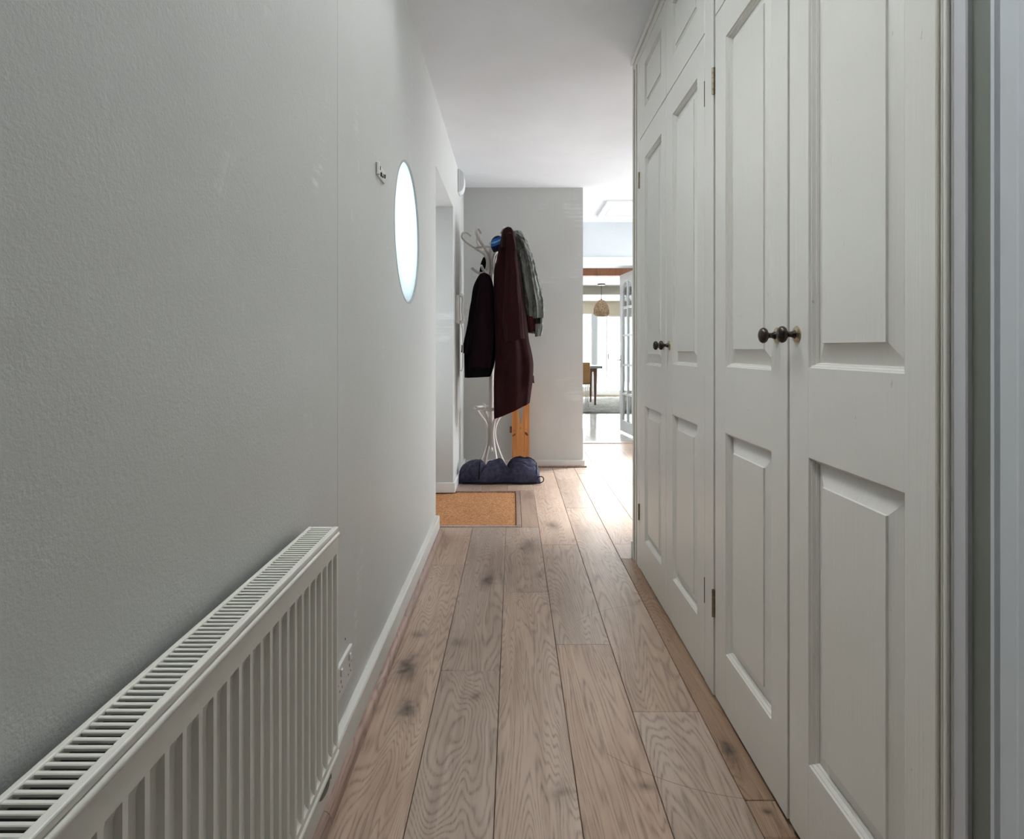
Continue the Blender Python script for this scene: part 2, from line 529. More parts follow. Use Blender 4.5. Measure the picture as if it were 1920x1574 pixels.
def rug():
    M = Mat('grey_rug_pile')
    f = M.noise(M.coords(), 45, 5, 0.8)
    g = M.noise(M.coords((0.6, 2.4, 1)), 7, 3)
    c = M.ramp(M.math('ADD', M.math('MULTIPLY', f, 0.6), M.math('MULTIPLY', g, 0.4)), [(0.36, srgb(104, 104, 100)), (0.62, srgb(178, 176, 170))])
    M.set(c, 0.95, spec=0.1)
    M.bump(f, 1.0, 0.012)
    return M.m
m_rug = rug()

def polished():
    M = Mat('polished_pale_boards')
    f = M.noise(M.coords((14, 1.0, 1)), 2.0, 4, 0.6, 0.3)
    c = M.ramp(f, [(0.3, srgb(176, 168, 160)), (0.7, srgb(208, 202, 196))])
    M.set(c, 0.13, spec=0.7)
    return M.m
m_polish = polished()

def wicker():
    M = Mat('woven_rattan')
    f = M.noise(M.coords(), 40, 3)
    c = M.ramp(f, [(0.35, srgb(150, 120, 92)), (0.65, srgb(204, 176, 146))])
    M.set(c, 0.7)
    return M.m
m_wicker = wicker()

def glass_clear(name):
    M = Mat(name)
    tr = M.n('ShaderNodeBsdfTransparent'); tr.inputs[0].default_value = (0.97, 0.985, 0.98, 1)
    gl = M.n('ShaderNodeBsdfGlossy'); gl.inputs['Roughness'].default_value = 0.02
    nz = M.noise(M.coords(), 3, 2)
    fr = M.n('ShaderNodeFresnel'); fr.inputs['IOR'].default_value = 1.45
    mx = M.n('ShaderNodeMixShader')
    M.l(M.math('MULTIPLY', fr.outputs[0], M.math('ADD', M.math('MULTIPLY', nz, 0.1), 0.75)), mx.inputs[0])
    M.l(tr.outputs[0], mx.inputs[1]); M.l(gl.outputs[0], mx.inputs[2])
    M.l(mx.outputs[0], M.out.inputs['Surface'])
    return M.m
m_glass = glass_clear('clear_glass')

def frosted(name, tint):
    M = Mat(name)
    ts = M.n('ShaderNodeBsdfTranslucent')
    nz = M.noise(M.coords(), 60, 3)
    c = M.ramp(nz, [(0.3, tuple(x * 0.98 for x in tint)), (0.7, tint)])
    M.l(c, ts.inputs['Color'])
    gl = M.n('ShaderNodeBsdfGlossy'); gl.inputs['Roughness'].default_value = 0.25
    mx = M.n('ShaderNodeMixShader'); mx.inputs[0].default_value = 0.05
    M.l(ts.outputs[0], mx.inputs[1]); M.l(gl.outputs[0], mx.inputs[2])
    M.l(mx.outputs[0], M.out.inputs['Surface'])
    return M.m
m_frost = frosted('frosted_glass', (0.60, 0.645, 0.65))
m_bead = plain('window_bead', (0.42, 0.42, 0.43), 0.5)

# ------------------------------------------------------------------ dimensions of the hall
XL, XR, ZC = -0.45, 0.618, 2.55
YB = -1.6           # wall behind
YJ, YJ2 = 3.507, 4.52   # porch opening in the left wall
YP = 5.5            # partition
YW, YW2 = 7.0, 7.25 # wall to the dining room
XE = 2.6            # right wall of the wide part of the hall

# ------------------------------------------------------------------ floor
floor = box('floor', -1.35, XE, YB, YW2, -0.06, -0.018, m_sub)
struct(floor, 'wide grey-brown oak floorboards running along the hallway', 'floor')
PITCH, X0 = 0.1985, -0.44
joints = {-1: [1.5, 3.4, 5.3], 0: [1.05, 3.0, 4.9, 6.4], 1: [0.1, 2.015, 3.93, 5.8], 2: [0.75, 2.664, 4.6, 6.5],
          3: [0.25, 2.193, 3.31, 5.25], 4: [1.786, 4.077, 5.95], 5: [1.436, 3.32, 5.2, 6.6]}
random.seed(11)
MAT_X1, MAT_Y0, MAT_Y1 = 0.052, 3.635, 4.575
def plank(x0, x1, y0, y1, mat):
    if x1 - x0 < 0.004 or y1 - y0 < 0.01: return
    g = 0.0009
    dz = random.uniform(-0.0005, 0.0005)
    bm = bmesh.new()
    add_box(bm, x0 + g, x1 - g, y0 + g, y1 - g, -0.018, dz, 0.0014)
    return link('plank', to_mesh(bm, 'plank'), mat, floor)
ncol = int((XE - X0) / PITCH) + 1
for c in range(-5, ncol):
    xa = X0 + c * PITCH; xb = xa + PITCH
    if c == -1: xb = X0
    js = joints.get(c)
    if js is None:
        s = random.uniform(0, 1.9)
        js = [YB + s + 1.9 * k for k in range(6)]
    ys = [YB] + [j for j in js if YB + 0.15 < j < 6.86 - 0.1] + [6.86]
    for y0, y1 in zip(ys[:-1], ys[1:]):
        xb2 = min(xb, XE)
        segs = [(y0, y1)]
        if xa < MAT_X1:                       # boards stop at the mat well
            segs = []
            if y0 < MAT_Y0: segs.append((y0, min(y1, MAT_Y0)))
            if y1 > MAT_Y1: segs.append((max(y0, MAT_Y1), y1))
            if xb > MAT_X1 + 0.01 and y1 > MAT_Y0 and y0 < MAT_Y1:
                plank(MAT_X1, xb2, max(y0, MAT_Y0), min(y1, MAT_Y1), m_oak)
        for a, b in segs:
            if c >= 5 and b > 0 and a < 3.09:
                # honey-coloured cut strip along the cupboards, boards go on beyond it
                if c == 5:
                    cuts = sorted({a, *[q for q in (0.6, 1.326, 1.436, 3.09) if a < q < b], b})
                    for p, q in zip(cuts[:-1], cuts[1:]):
                        plank(xa, xb2, p, q, m_oakedge if q <= 3.0901 else m_oak)
                elif b > 3.09:
                    plank(xa, xb2, max(a, 3.12), b, m_oak)
            elif c < -1 and (a < YJ):
                if b > YJ and a >= YJ - 2.5: plank(xa, xb2, max(a, YJ - 0.05), b, m_oak)
            else:
                plank(xa, xb2, a, b, m_oak)
threshold = box('trim_1', 0.66, 1.5, 6.86, YW, -0.018, 0.006, m_mould, bev=0.004)
struct(threshold, 'reddish wooden threshold strip below the dining room doorway', 'threshold')
dfloor = box('floor_dining', -0.6, 3.6, YW, 13.8, -0.06, 0.0, m_polish)
struct(dfloor, 'pale polished dining room floor beyond the doorway', 'floor')

# ------------------------------------------------------------------ left wall with round window and porch opening
WC_Y, WC_Z = 2.585, 1.572     # centre of the round window
WR = 0.302
wall_left = box('wall_left', XL - 0.20, XL - 0.14, YB, YJ, 0, ZC, m_shell)
# outer leaf needs the window hole too
bpy.data.objects.remove(wall_left)
def circle_pts(cy, cz, r, n=72):
    return [(cy + r * math.cos(2 * math.pi * k / n), cz + r * math.sin(2 * math.pi * k / n)) for k in range(n)]
wall_left = wall_holes('wall_left', 'X', XL - 0.19, XL - 0.016, rect(YB, YJ, 0, ZC), [circle_pts(WC_Y, WC_Z, WR + 0.01)], m_shell)
struct(wall_left, 'scuffed pale grey left hallway wall with a round window', 'wall')
SEAM = 1.545
wall_holes('wall_panel', 'X', XL - 0.016, XL, rect(YB, SEAM - 0.0009, 0, ZC), [], m_wall, wall_left)
wall_holes('wall_panel', 'X', XL - 0.016, XL, rect(SEAM + 0.0009, YJ, 0, ZC), [circle_pts(WC_Y, WC_Z, WR)], m_wall, wall_left)
# above and beyond the porch opening
PZ = 2.145
head = box('wall_left_header', XL - 0.19, XL, YJ, YJ2, PZ, ZC, m_wall)
struct(head, 'pale wall above the porch opening', 'wall')
far_l = box('wall_left_far', XL - 0.9, XL, YJ2, YP, 0, ZC, m_wall)
struct(far_l, 'short pale wall between the porch opening and the coat stand corner', 'wall')
# porch
struct(boxes('wall_porch', [(-1.4, XL - 0.19, YJ - 0.1, YJ, 0, ZC), (-1.4, XL - 0.9, YJ2, YJ2 + 0.1, 0, ZC)], m_wall),
       'side walls of the porch behind the left hallway wall', 'wall')
struct(box('ceiling_porch', -1.4, XL - 0.19, YJ, YJ2, PZ, PZ + 0.05, m_ceil), 'white soffit over the porch opening', 'ceiling')
pdoor = boxes('door_1', [(-1.40, -1.35, YJ, YJ + 0.12, 0, PZ), (-1.40, -1.35, YJ2 - 0.12, YJ2, 0, PZ),
                         (-1.40, -1.35, YJ + 0.12, YJ2 - 0.12, 0, 0.5), (-1.40, -1.35, YJ + 0.12, YJ2 - 0.12, 1.95, PZ)], m_white)
struct(pdoor, 'white glazed front door at the back of the porch', 'door')
box('pane', -1.38, -1.37, YJ + 0.12, YJ2 - 0.12, 0.5, 1.95, m_glass, pdoor)
struct(box('floor_porch_step', -1.4, -1.3, YJ, YJ2, -0.06, 0.0, m_oakedge), 'wooden sill at the front door', 'floor')

# round window
win = lathe('window_1', (XL - 0.006, WC_Y, WC_Z), (1, 0, 0), [(-0.02, WR - 0.008), (-0.02, WR), (0.007, WR), (0.007, WR - 0.007), (-0.004, WR - 0.008), (-0.02, WR - 0.008)], m_bead, seg=72)
struct(win, 'round frosted window glowing white in the left wall', 'window')
lathe('pane', (XL - 0.010, WC_Y, WC_Z), (1, 0, 0), [(-0.003, 0), (-0.003, WR - 0.004), (0.003, WR - 0.004), (0.003, 0)], m_frost, win, seg=72)

struct(box('sky_block_board', -1.45, XL - 0.19, 1.6, 3.40, 1.945, 2.0, m_shell), 'added unseen board blocking sky light above the round window', 'added light blocker')  # added out of view to block sky and dim the top of the pane
# skirting on the left with stained quarter round
bb = bmesh.new()
def extrude_profile(bm, prof, y0, y1):
    """prof of (x,z) closed polygon swept along y"""
    A = [bm.verts.new((x, y0, z)) for x, z in prof]
    B = [bm.verts.new((x, y1, z)) for x, z in prof]
    n = len(prof)
    for i in range(n): bm.faces.new((A[i], A[(i + 1) % n], B[(i + 1) % n], B[i]))
    bm.faces.new(A[::-1]); bm.faces.new(B)
extrude_profile(bb, [(XL, 0), (XL + 0.022, 0), (XL + 0.022, 0.098), (XL + 0.019, 0.104), (XL, 0.106)], YB, YJ + 0.008)
base_l = link('baseboard_left', to_mesh(bb, 'baseboard_left'), m_skirt)
struct(base_l, 'scuffed cream skirting board along the left wall', 'skirting board')
def quarter(y0, y1):
    bm = bmesh.new()
    xx = XL + 0.022
    prof = [(xx, 0), (xx + 0.019, 0), (xx + 0.019, 0.006)] + [(xx + 0.019 * math.cos(t) * 1.0, 0.006 + 0.026 * math.sin(t)) for t in [math.radians(a) for a in (20, 40, 60, 78)]] + [(xx, 0.032)]
    extrude_profile(bm, prof, y0, y1)
    link('quarter_round', to_mesh(bm, 'quarter_round', True, 35), m_mould, base_l)
quarter(YB, 1.3595); quarter(1.361, 2.3595); quarter(2.361, YJ + 0.012)
bfar = boxes('baseboard_far_left', [(-1.2, XL + 0.016, YJ2 - 0.016, YJ2, 0, 0.075), (XL, XL + 0.016, YJ2, YP, 0, 0.075)], m_white, bev=0.002)
struct(bfar, 'white skirting around the wall end beyond the door mat', 'skirting board')

# partition at the end with the coat stand in front
part = box('wall_partition', XL - 0.9, 0.638, YP, YW, 0, ZC, m_wall)
struct(part, 'plain grey partition wall behind the coat stand', 'wall')
bp = boxes('baseboard_partition', [(XL, 0.654, YP - 0.016, YP, 0.012, 0.062), (0.638, 0.654, YP, YW, 0.012, 0.062)], m_skirt, bev=0.002)
struct(bp, 'low skirting along the foot of the grey partition', 'skirting board')
box('quarter_round', XL + 0.02, 0.672, YP - 0.034, YP - 0.016, 0, 0.016, m_mould, bp, bev=0.004)

# ceiling and loft hatch
RLX0, RLX1, RLY0, RLY1 = -0.36, 0.14, 0.25, 2.25
ceil = boxes('ceiling', [(XL - 0.2, XE + 0.1, RLY1, YW2, ZC, ZC + 0.08), (XL - 0.2, XE + 0.1, YB, RLY0, ZC, ZC + 0.08),
                         (XL - 0.2, RLX0, RLY0, RLY1, ZC, ZC + 0.08), (RLX1, XE + 0.1, RLY0, RLY1, ZC, ZC + 0.08)], m_ceil)
shaft = boxes('added_rooflight', [(RLX0 - 0.03, RLX0, RLY0, RLY1, ZC, ZC + 0.42), (RLX1, RLX1 + 0.03, RLY0, RLY1, ZC, ZC + 0.42),
                           (RLX0 - 0.03, RLX1 + 0.03, RLY0 - 0.03, RLY0, ZC, ZC + 0.42), (RLX0 - 0.03, RLX1 + 0.03, RLY1, RLY1 + 0.03, ZC, ZC + 0.42)], m_white)
struct(shaft, 'added unseen rooflight shaft lighting the near wardrobes from above', 'rooflight')  # rooflight added out of view to light the near hall downwards
box('pane', RLX0, RLX1, RLY0, RLY1, ZC + 0.35, ZC + 0.357, m_glass, shaft)
struct(ceil, 'plain white hallway ceiling', 'ceiling')
hatch = thing('loft_hatch', (1.35, 6.3, ZC), 'white framed loft hatch in the bright ceiling beyond the cupboards', 'hatch')
HX0, HX1, HY0, HY1 = 0.93, 1.75, 5.95, 6.66
for b in ((HX0, HX1, HY0, HY0 + 0.06), (HX0, HX1, HY1 - 0.06, HY1), (HX0, HX0 + 0.06, HY0 + 0.06, HY1 - 0.06), (HX1 - 0.06, HX1, HY0 + 0.06, HY1 - 0.06)):
    box('frame_strip', *b, ZC - 0.028, ZC, m_white, hatch, bev=0.006, seg=2)
box('hatch_panel', HX0 + 0.075, HX1 - 0.075, HY0 + 0.075, HY1 - 0.075, ZC - 0.014, ZC, m_white, hatch, bev=0.008)
lathe('catch', ((HX0 + HX1) / 2, HY0 + 0.14, ZC - 0.014), (0, 0, -1), [(0, 0.018), (0.008, 0.016), (0.014, 0)], m_chrome, hatch, seg=14)

# right and rear shell
DZ = 2.05
wr = wall_holes('wall_right', 'X', XE, XE + 0.12, rect(3.0, YW2, 0, ZC), [rect(4.75, 6.90, 0.25, 2.45)], m_wall)
struct(wr, 'right wall of the wide part of the hall with its big window', 'wall')
hw = boxes('window_2', [(XE + 0.03, XE + 0.09, 4.75, 4.81, 0.25, 2.45), (XE + 0.03, XE + 0.09, 6.84, 6.90, 0.25, 2.45), (XE + 0.03, XE + 0.09, 5.93, 5.97, 0.31, 2.39),
                        (XE + 0.03, XE + 0.09, 4.81, 6.84, 0.25, 0.31), (XE + 0.03, XE + 0.09, 4.81, 6.84, 2.39, 2.45)], m_white)
struct(hw, 'wide white window on the right of the hall beyond the cupboards', 'window')
box('pane', XE + 0.05, XE + 0.058, 4.81, 5.93, 0.31, 2.39, m_glass, hw)
box('pane', XE + 0.05, XE + 0.058, 5.97, 6.84, 0.31, 2.39, m_glass, hw)
struct(box('wall_behind_cupboards', 1.24, XE, 3.0, 3.1, 0, ZC, m_wall), 'wall beside the back of the cupboards', 'wall')
struct(box('wall_cupboard_back', 1.24, 1.34, YB, 3.0, 0, ZC, m_wall), 'wall behind the built-in cupboards', 'wall')
struct(box('wall_back', XL - 0.2, 1.34, YB - 0.12, YB, 0, ZC, m_wall), 'wall at the near end of the hallway', 'wall')

# ------------------------------------------------------------------ wall and doorway to the dining room
OX0, OX1 = 0.70, 1.47
wf = wall_holes('wall_far', 'Y', YW, YW2, [(0.638, 0), (OX0, 0), (OX0, DZ), (OX1, DZ), (OX1, 0), (XE + 0.12, 0), (XE + 0.12, ZC), (0.638, ZC)], [], m_pale)
struct(wf, 'pale wall around the dining room doorway', 'wall')
arch = boxes('trim_2', [(0.655, OX1 + 0.09, YW - 0.022, YW, DZ, DZ + 0.095), (OX1, OX1 + 0.09, YW - 0.022, YW, 0, DZ)], m_white, bev=0.004)
struct(arch, 'white architrave around the dining room doorway', 'architrave')

# dining room shell
DCZ = 2.33
struct(boxes('wall_dining', [(-0.6, -0.5, YW2, 13.8, 0, DCZ), (3.5, 3.6, YW2, 13.8, 0, DCZ)], m_taupe), 'side walls of the dining room', 'wall')
struct(box('ceiling_dining', -0.6, 3.6, YW2, 12.0, DCZ, DCZ + 0.08, m_ceil), 'grey-white dining room ceiling above the pendant lamp', 'ceiling')
struct(box('wall_bulkhead', -0.5, 3.5, 12.0, 12.1, 2.16, DCZ + 0.08, m_taupe), 'taupe bulkhead across the dining room ceiling', 'wall')
struct(box('ceiling_extension', -0.6, 3.6, 12.1, 13.8, 2.16, 2.24, m_ceil), 'lower white ceiling strip near the patio doors', 'ceiling')
beam = box('timber_beam', -0.5, 3.5, 7.95, 8.12, 2.046, DCZ, m_beam, bev=0.006)
tag(beam, 'orange timber beam across the dining room ceiling above the glazed door', 'beam')
YG = 13.65
wg = wall_holes('wall_patio', 'Y', YG, YG + 0.15, rect(-0.5, 3.5, 0, 2.16), [rect(0.1, 1.80, 0.12, 1.895), rect(1.897, 3.05, 0.04, 1.835)], m_beige)
box('pillar_facing', 1.802, 1.895, YG - 0.012, YG, 0.0, 1.86, m_pale, wg)
struct(wg, 'beige dining room end wall around the patio doors', 'wall')
def glazing(name, x0, x1, z0, z1, mulls, label):
    w = 0.03
    lst = [(x0, x0 + w, YG + 0.02, YG + 0.07, z0, z1), (x1 - w, x1, YG + 0.02, YG + 0.07, z0, z1),
           (x0 + w, x1 - w, YG + 0.02, YG + 0.07, z0, z0 + 0.1), (x0 + w, x1 - w, YG + 0.02, YG + 0.07, z1 - w, z1)]
    for m in mulls: lst.append((m - w / 2, m + w / 2, YG + 0.02, YG + 0.07, z0 + 0.1, z1 - w))
    o = boxes(name, lst, m_white)
    struct(o, label, 'window')
    edges = [x0 + w] + [e for m in mulls for e in (m - w / 2, m + w / 2)] + [x1 - w]
    for a, b in zip(edges[::2], edges[1::2]):
        box('pane', a, b, YG + 0.04, YG + 0.046, z0 + 0.1, z1 - w, m_glass, o)
    return o
glazing('window_4', 0.1, 1.80, 0.12, 1.895, [0.95], 'overexposed window behind the dining table')
patio = glazing('door_3', 1.897, 3.05, 0.04, 1.835, [2.126], 'bright white patio doors at the end of the dining room')
box('handle', 2.15, 2.17, YG - 0.01, YG + 0.02, 0.84, 0.97, m_dmetal, patio, bev=0.003)
bmh = bmesh.new(); add_box(bmh, 2.425, 2.445, YG - 0.005, YG + 0.02, 0.93, 1.09); add_box(bmh, 2.33, 2.44, YG - 0.04, YG - 0.025, 1.02, 1.036); add_box(bmh, 2.428, 2.442, YG - 0.04, YG - 0.005, 1.02, 1.036)
link('handle', to_mesh(bmh, 'handle'), m_dmetal, patio)
struct(box('floor_patio', -6, 9, 13.8, 20, -0.1, -0.03, m_shell), 'pale paving outside the patio doors', 'paving')

# ------------------------------------------------------------------ raised panel joinery (faces -X)
def ring_faces(bm, loops):
    for A, B in zip(loops[:-1], loops[1:]):
        for i in range(4):
            bm.faces.new((A[i], A[(i + 1) % 4], B[(i + 1) % 4], B[i]))

def panel_loop(bm, xf, y0, y1, z0, z1, ins, dep):
    return [bm.verts.new((xf + dep, y, z)) for y, z in ((y0 + ins, z0 + ins), (y1 - ins, z0 + ins), (y1 - ins, z1 - ins), (y0 + ins, z1 - ins))]

def joinery_door(name, parent, xf, y0, y1, z0, z1, panels, mat, th=0.035):
    """stiles and rails with bolection moulding and raised and fielded panels; y0<y1"""
    bm = bmesh.new()
    py0, py1 = panels[0][0], panels[0][1]
    b = 0.0015
    add_box(bm, xf, xf + th, y0, py0, z0, z1, b)
    add_box(bm, xf, xf + th, py1, y1, z0, z1, b)
    zs = [z0]
    for p in panels: zs += [p[2], p[3]]
    zs.append(z1)
    for a, c in zip(zs[::2], zs[1::2]):
        add_box(bm, xf + 0.0003, xf + th, py0 - 0.002, py1 + 0.002, a, c, 0)
    door = link(name, to_mesh(bm, name), mat, parent)
    for (a, c, e, f) in panels:
        bm = bmesh.new()
        prof = [(0, 0.0006), (0.0015, 0.0045), (0.0040, 0.0050), (0.0065, 0.0120), (0.0090, 0.0125), (0.0105, 0.0180)]
        ring_faces(bm, [panel_loop(bm, xf, a, c, e, f, i, d) for i, d in prof])
        link('panel_moulding', to_mesh(bm, 'panel_moulding'), mat, door)
        bm = bmesh.new()
        k = min(1.0, (f - e) / 0.4)
        prof = [(0.010, 0.026), (0.010, 0.0185), (0.013, 0.0180), (0.046 * k + 0.004, 0.0065), (0.0472 * k + 0.004, 0.0025)]
        loops = [panel_loop(bm, xf, a, c, e, f, i, d) for i, d in prof]
        ring_faces(bm, loops)
        bm.faces.new(loops[-1]); bm.faces.new(loops[0][::-1])
        link('raised_panel', to_mesh(bm, 'raised_panel'), mat, door)
    return door

def knob(parent, y, z, xf):
    bm = bmesh.new()
    add_lathe(bm, (xf, y, z), (-1, 0, 0), [(0.0, 0.0190), (0.0015, 0.0190), (0.0035, 0.0165), (0.005, 0.011), (0.006, 0.0)], 28)
    k0 = link('rose', to_mesh(bm, 'rose', True, 40), m_rose, parent)
    bm = bmesh.new()
    add_lathe(bm, (xf, y, z), (-1, 0, 0), [(0.004, 0.0095), (0.008, 0.0075), (0.014, 0.0056), (0.020, 0.0062), (0.0235, 0.0100), (0.0265, 0.0148), (0.031, 0.0172), (0.035, 0.0168),
                                          (0.039, 0.0140), (0.042, 0.0085), (0.0435, 0.0)], 28)
    for v in bm.verts: v.co.z = z + (v.co.z - z) * 1.08
    link('knob', to_mesh(bm, 'knob', True, 60), m_bronze, parent)

def hinge(parent, y, z0, z1, xf):
    bm = bmesh.new()
    n = 5
    h = (z1 - z0) / n
    for i in range(n):
        add_lathe(bm, (xf - 0.003, y, z0 + i * h + 0.0006), (0, 0, 1), [(0, 0), (0, 0.0048), (h - 0.0012, 0.0048), (h - 0.0012, 0)], 10)
    add_box(bm, xf - 0.001, xf + 0.002, y - 0.006, y + 0.006, z0, z1)
    link('hinge', to_mesh(bm, 'hinge', True, 40), m_brass, parent)

# door spans (y near, y far) and panel heights
D1 = (2.435, 2.940); D2 = (1.945, 2.431); D3 = (1.3590, 1.8425); D4 = (0.8806, 1.3480)
ZD = 2.092
def cupboard(label, ya, yb):
    return thing('wardrobe', (XR + 0.3, (ya + yb) / 2, 0), label, 'wardrobe', 'built-in wardrobes')
wA = cupboard('far pair of built-in wardrobe doors, nearest the bright end of the hall', 1.86, 3.09)
wB = cupboard('near pair of built-in wardrobe doors with large dark knobs', 0.8485, 1.86)

def carcass(par, ya, yb):
    t = 0.018
    boxes('carcass', [(XR + 0.036, 1.23, ya, ya + t, 0.0, ZC - 0.003), (XR + 0.036, 1.23, yb - t, yb, 0.0, ZC - 0.003), (1.21, 1.23, ya + t, yb - t, 0.0, ZC - 0.003),
                      (XR + 0.06, 1.21, ya + t, yb - t, 2.08, 2.10), (XR + 0.06, 1.21, ya + t, yb - t, 0.0, 0.004)], m_dark_int, par)
carcass(wA, 1.862, 3.088)
carcass(wB, 0.850, 1.858)
# posts, head and cornice
box('end_post', XR, XR + 0.036, 2.9445, 3.09, 0, ZC - 0.002, m_door, wA, bev=0.003)
box('end_bead', XR - 0.006, XR, 3.062, 3.088, 0.0, ZC - 0.03, m_groove, wA, bev=0.003)
box('end_bead', XR - 0.003, XR, 3.005, 3.03, 0.0, ZC - 0.03, m_groove, wA, bev=0.0014)
box('plinth_block', XR - 0.012, XR + 0.02, 3.09, 3.104, 0.0, 0.09, m_white, wA, bev=0.002)
box('side_panel', XR + 0.036, 1.23, 3.088, 3.098, 0, ZC - 0.002, m_door, wA)
box('centre_post', XR, XR + 0.036, 1.8605, 1.9435, 0.006, ZC - 0.002, m_door, wA, bev=0.001)
box('near_post', XR, XR + 0.036, 0.8485, 0.877, 0, ZC - 0.002, m_door, wB, bev=0.002)
box('edge_bead', XR - 0.007, XR, 0.8500, 0.8580, 0, ZC - 0.03, m_door, wB, bev=0.003, seg=3)
box('edge_bead', XR - 0.003, XR, 0.8625, 0.8665, 0, ZC - 0.03, m_groove, wB, bev=0.001)
box('edge_bead', XR - 0.004, XR, 0.8715, 0.8755, 0, ZC - 0.03, m_groove, wB, bev=0.001)
ZT = 2.492
for par, ya, yb in ((wA, 1.862, 3.088), (wB, 0.850, 1.858)):
    boxes('cornice', [(XR - 0.004, XR + 0.036, ya, yb, ZT + 0.003, ZC - 0.001), (XR - 0.016, XR - 0.004, ya, yb, ZC - 0.026, ZC - 0.001)], m_door, par, bev=0.003)
# main doors
pw = {1: (2.5146, 2.827), 2: (2.024, 2.3355), 3: (1.444, 1.7523), 4: (0.9527, 1.2605)}
pz = {1: (0.172, 0.809, 1.002, 1.975), 2: (0.182, 0.822, 1.016, 1.986), 3: (0.1865, 0.831, 1.024, 1.984), 4: (0.2045, 0.848, 1.036, 1.990)}
zb = {1: 0.006, 2: 0.008, 3: 0.014, 4: 0.020}
for i, (D, par) in enumerate(((D1, wA), (D2, wA), (D3, wB), (D4, wB)), 1):
    a, b = pw[i]; z = pz[i]
    d = joinery_door('door', par, XR, D[0], D[1], zb[i], ZD, [(a, b, z[0], z[1]), (a, b, z[2], z[3])], m_door)
    if i == 1:
        knob(d, 2.475, 1.09, XR); hinge(d, 2.943, 1.86, 1.94, XR); hinge(d, 2.943, 0.24, 0.32, XR)
    if i == 2:
        knob(d, 2.385, 1.09, XR)
        for q in ((1.858, 1.940), (0.256, 0.338)):
            box('hinge_slot', XR - 0.0012, XR + 0.003, 1.9425, 1.9475, q[0], q[1], m_slot, d)
    if i == 3:
        knob(d, 1.410, 1.107, XR); hinge(d, 1.8515, 1.858, 1.940, XR); hinge(d, 1.8515, 0.252, 0.336, XR)
    if i == 4:
        knob(d, 1.312, 1.107, XR)
# top doors
for i, (D, par) in enumerate(((D1, wA), (D2, wA), (D3, wB), (D4, wB)), 1):
    a, b = pw[i]
    joinery_door('top_door', par, XR, D[0], D[1], ZD + 0.004, ZT, [(a, b, 2.212, 2.417)], m_door)

# wall beside the cupboards, and the architrave of the next door
struct(box('trim_3', XR, XR + 0.06, 0.8215, 0.8470, 0, ZC, m_lilac, bev=0.002), 'narrow lilac-grey painted strip beside the near wardrobe', 'filler strip')
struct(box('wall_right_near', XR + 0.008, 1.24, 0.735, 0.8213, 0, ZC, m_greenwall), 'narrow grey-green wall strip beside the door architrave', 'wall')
bm = bmesh.new()
def arch_profile(bm, prof, z0, z1):
    A = [bm.verts.new((x, y, z0)) for x, y in prof]; B = [bm.verts.new((x, y, z1)) for x, y in prof]
    n = len(prof)
    for i in range(n): bm.faces.new((A[i], A[(i + 1) % n], B[(i + 1) % n], B[i]))
    bm.faces.new(A[::-1]); bm.faces.new(B)
arch_profile(bm, [(XR + 0.030, 0.7776), (XR - 0.002, 0.7776), (XR - 0.004, 0.7750), (XR - 0.004, 0.7690), (XR + 0.002, 0.7660), (XR + 0.002, 0.7635), (XR - 0.002, 0.7620),
                  (XR - 0.004, 0.735), (XR - 0.007, 0.728), (XR - 0.007, 0.700), (XR + 0.006, 0.696), (XR + 0.030, 0.696)], 0, 2.14)
a4 = link('trim_4', to_mesh(bm, 'trim_4'), m_pale)
struct(a4, 'white moulded door architrave at the right edge', 'architrave')
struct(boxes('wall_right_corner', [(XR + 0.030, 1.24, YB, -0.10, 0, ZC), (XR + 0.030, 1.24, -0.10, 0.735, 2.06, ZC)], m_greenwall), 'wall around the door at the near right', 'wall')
struct(boxes('trim_5', [(XR, XR + 0.03, -0.17, -0.10, 0, 2.14), (XR, XR + 0.03, -0.10, 0.696, 2.06, 2.14)], m_pale), 'white architrave over the near right door', 'architrave')
bm = bmesh.new(); add_box(bm, XR + 0.03, XR + 0.05, -0.10, 0.7, 0.0, 2.06)
nd = link('door_2', to_mesh(bm, 'door_2'), m_white)
struct(nd, 'white panelled door at the near right', 'door')

# ------------------------------------------------------------------ radiator
RX, RB = -0.370, -0.432          # front face and back
RY0, RY1 = -0.125, 1.275
RZ0, RZ1 = 0.212, 0.700
rad = thing('radiator', (-0.40, 0.575, RZ0), 'long cream panel radiator with top grille on the left wall', 'radiator')
bm = bmesh.new()
pitch, ridge, s = 0.0347, 0.0085, 0.0018
ys = [RY0]; dep_y = [0]
n = int((RY1 - RY0 - 0.012) / pitch)
yy = RY1 - 0.006 - n * pitch
for k in range(n):
    a = yy + k * pitch + ridge * 0.5; b = yy + (k + 1) * pitch - ridge * 0.5
    ys += [a, a + s, b - s, b]; dep_y += [0, 1, 1, 0]
ys.append(RY1); dep_y.append(0)
zs = [RZ0 + 0.004, RZ0 + 0.030, RZ0 + 0.034, RZ0 + 0.042, RZ1 - 0.070, RZ1 - 0.060, RZ1 - 0.054, RZ1 - 0.016]
dep_z = [0, 0, 0.55, 1, 1, 0.65, 0, 0]
grid = []
for i, y in enumerate(ys):
    rowv = []
    for j, z in enumerate(zs):
        zz = z
        # rounded corners at the top of each channel
        if dep_y[i] and j in (4, 5): zz = z
        d = 0.0078 * dep_y[i] * dep_z[j]
        rowv.append(bm.verts.new((RX - d, y, zz)))
    grid.append(rowv)
for i in range(len(ys) - 1):
    for j in range(len(zs) - 1):
        bm.faces.new((grid[i][j], grid[i + 1][j], grid[i + 1][j + 1], grid[i][j + 1]))
me = to_mesh(bm, 'front_panel', True, 28)
link('front_panel', me, m_rad, rad)
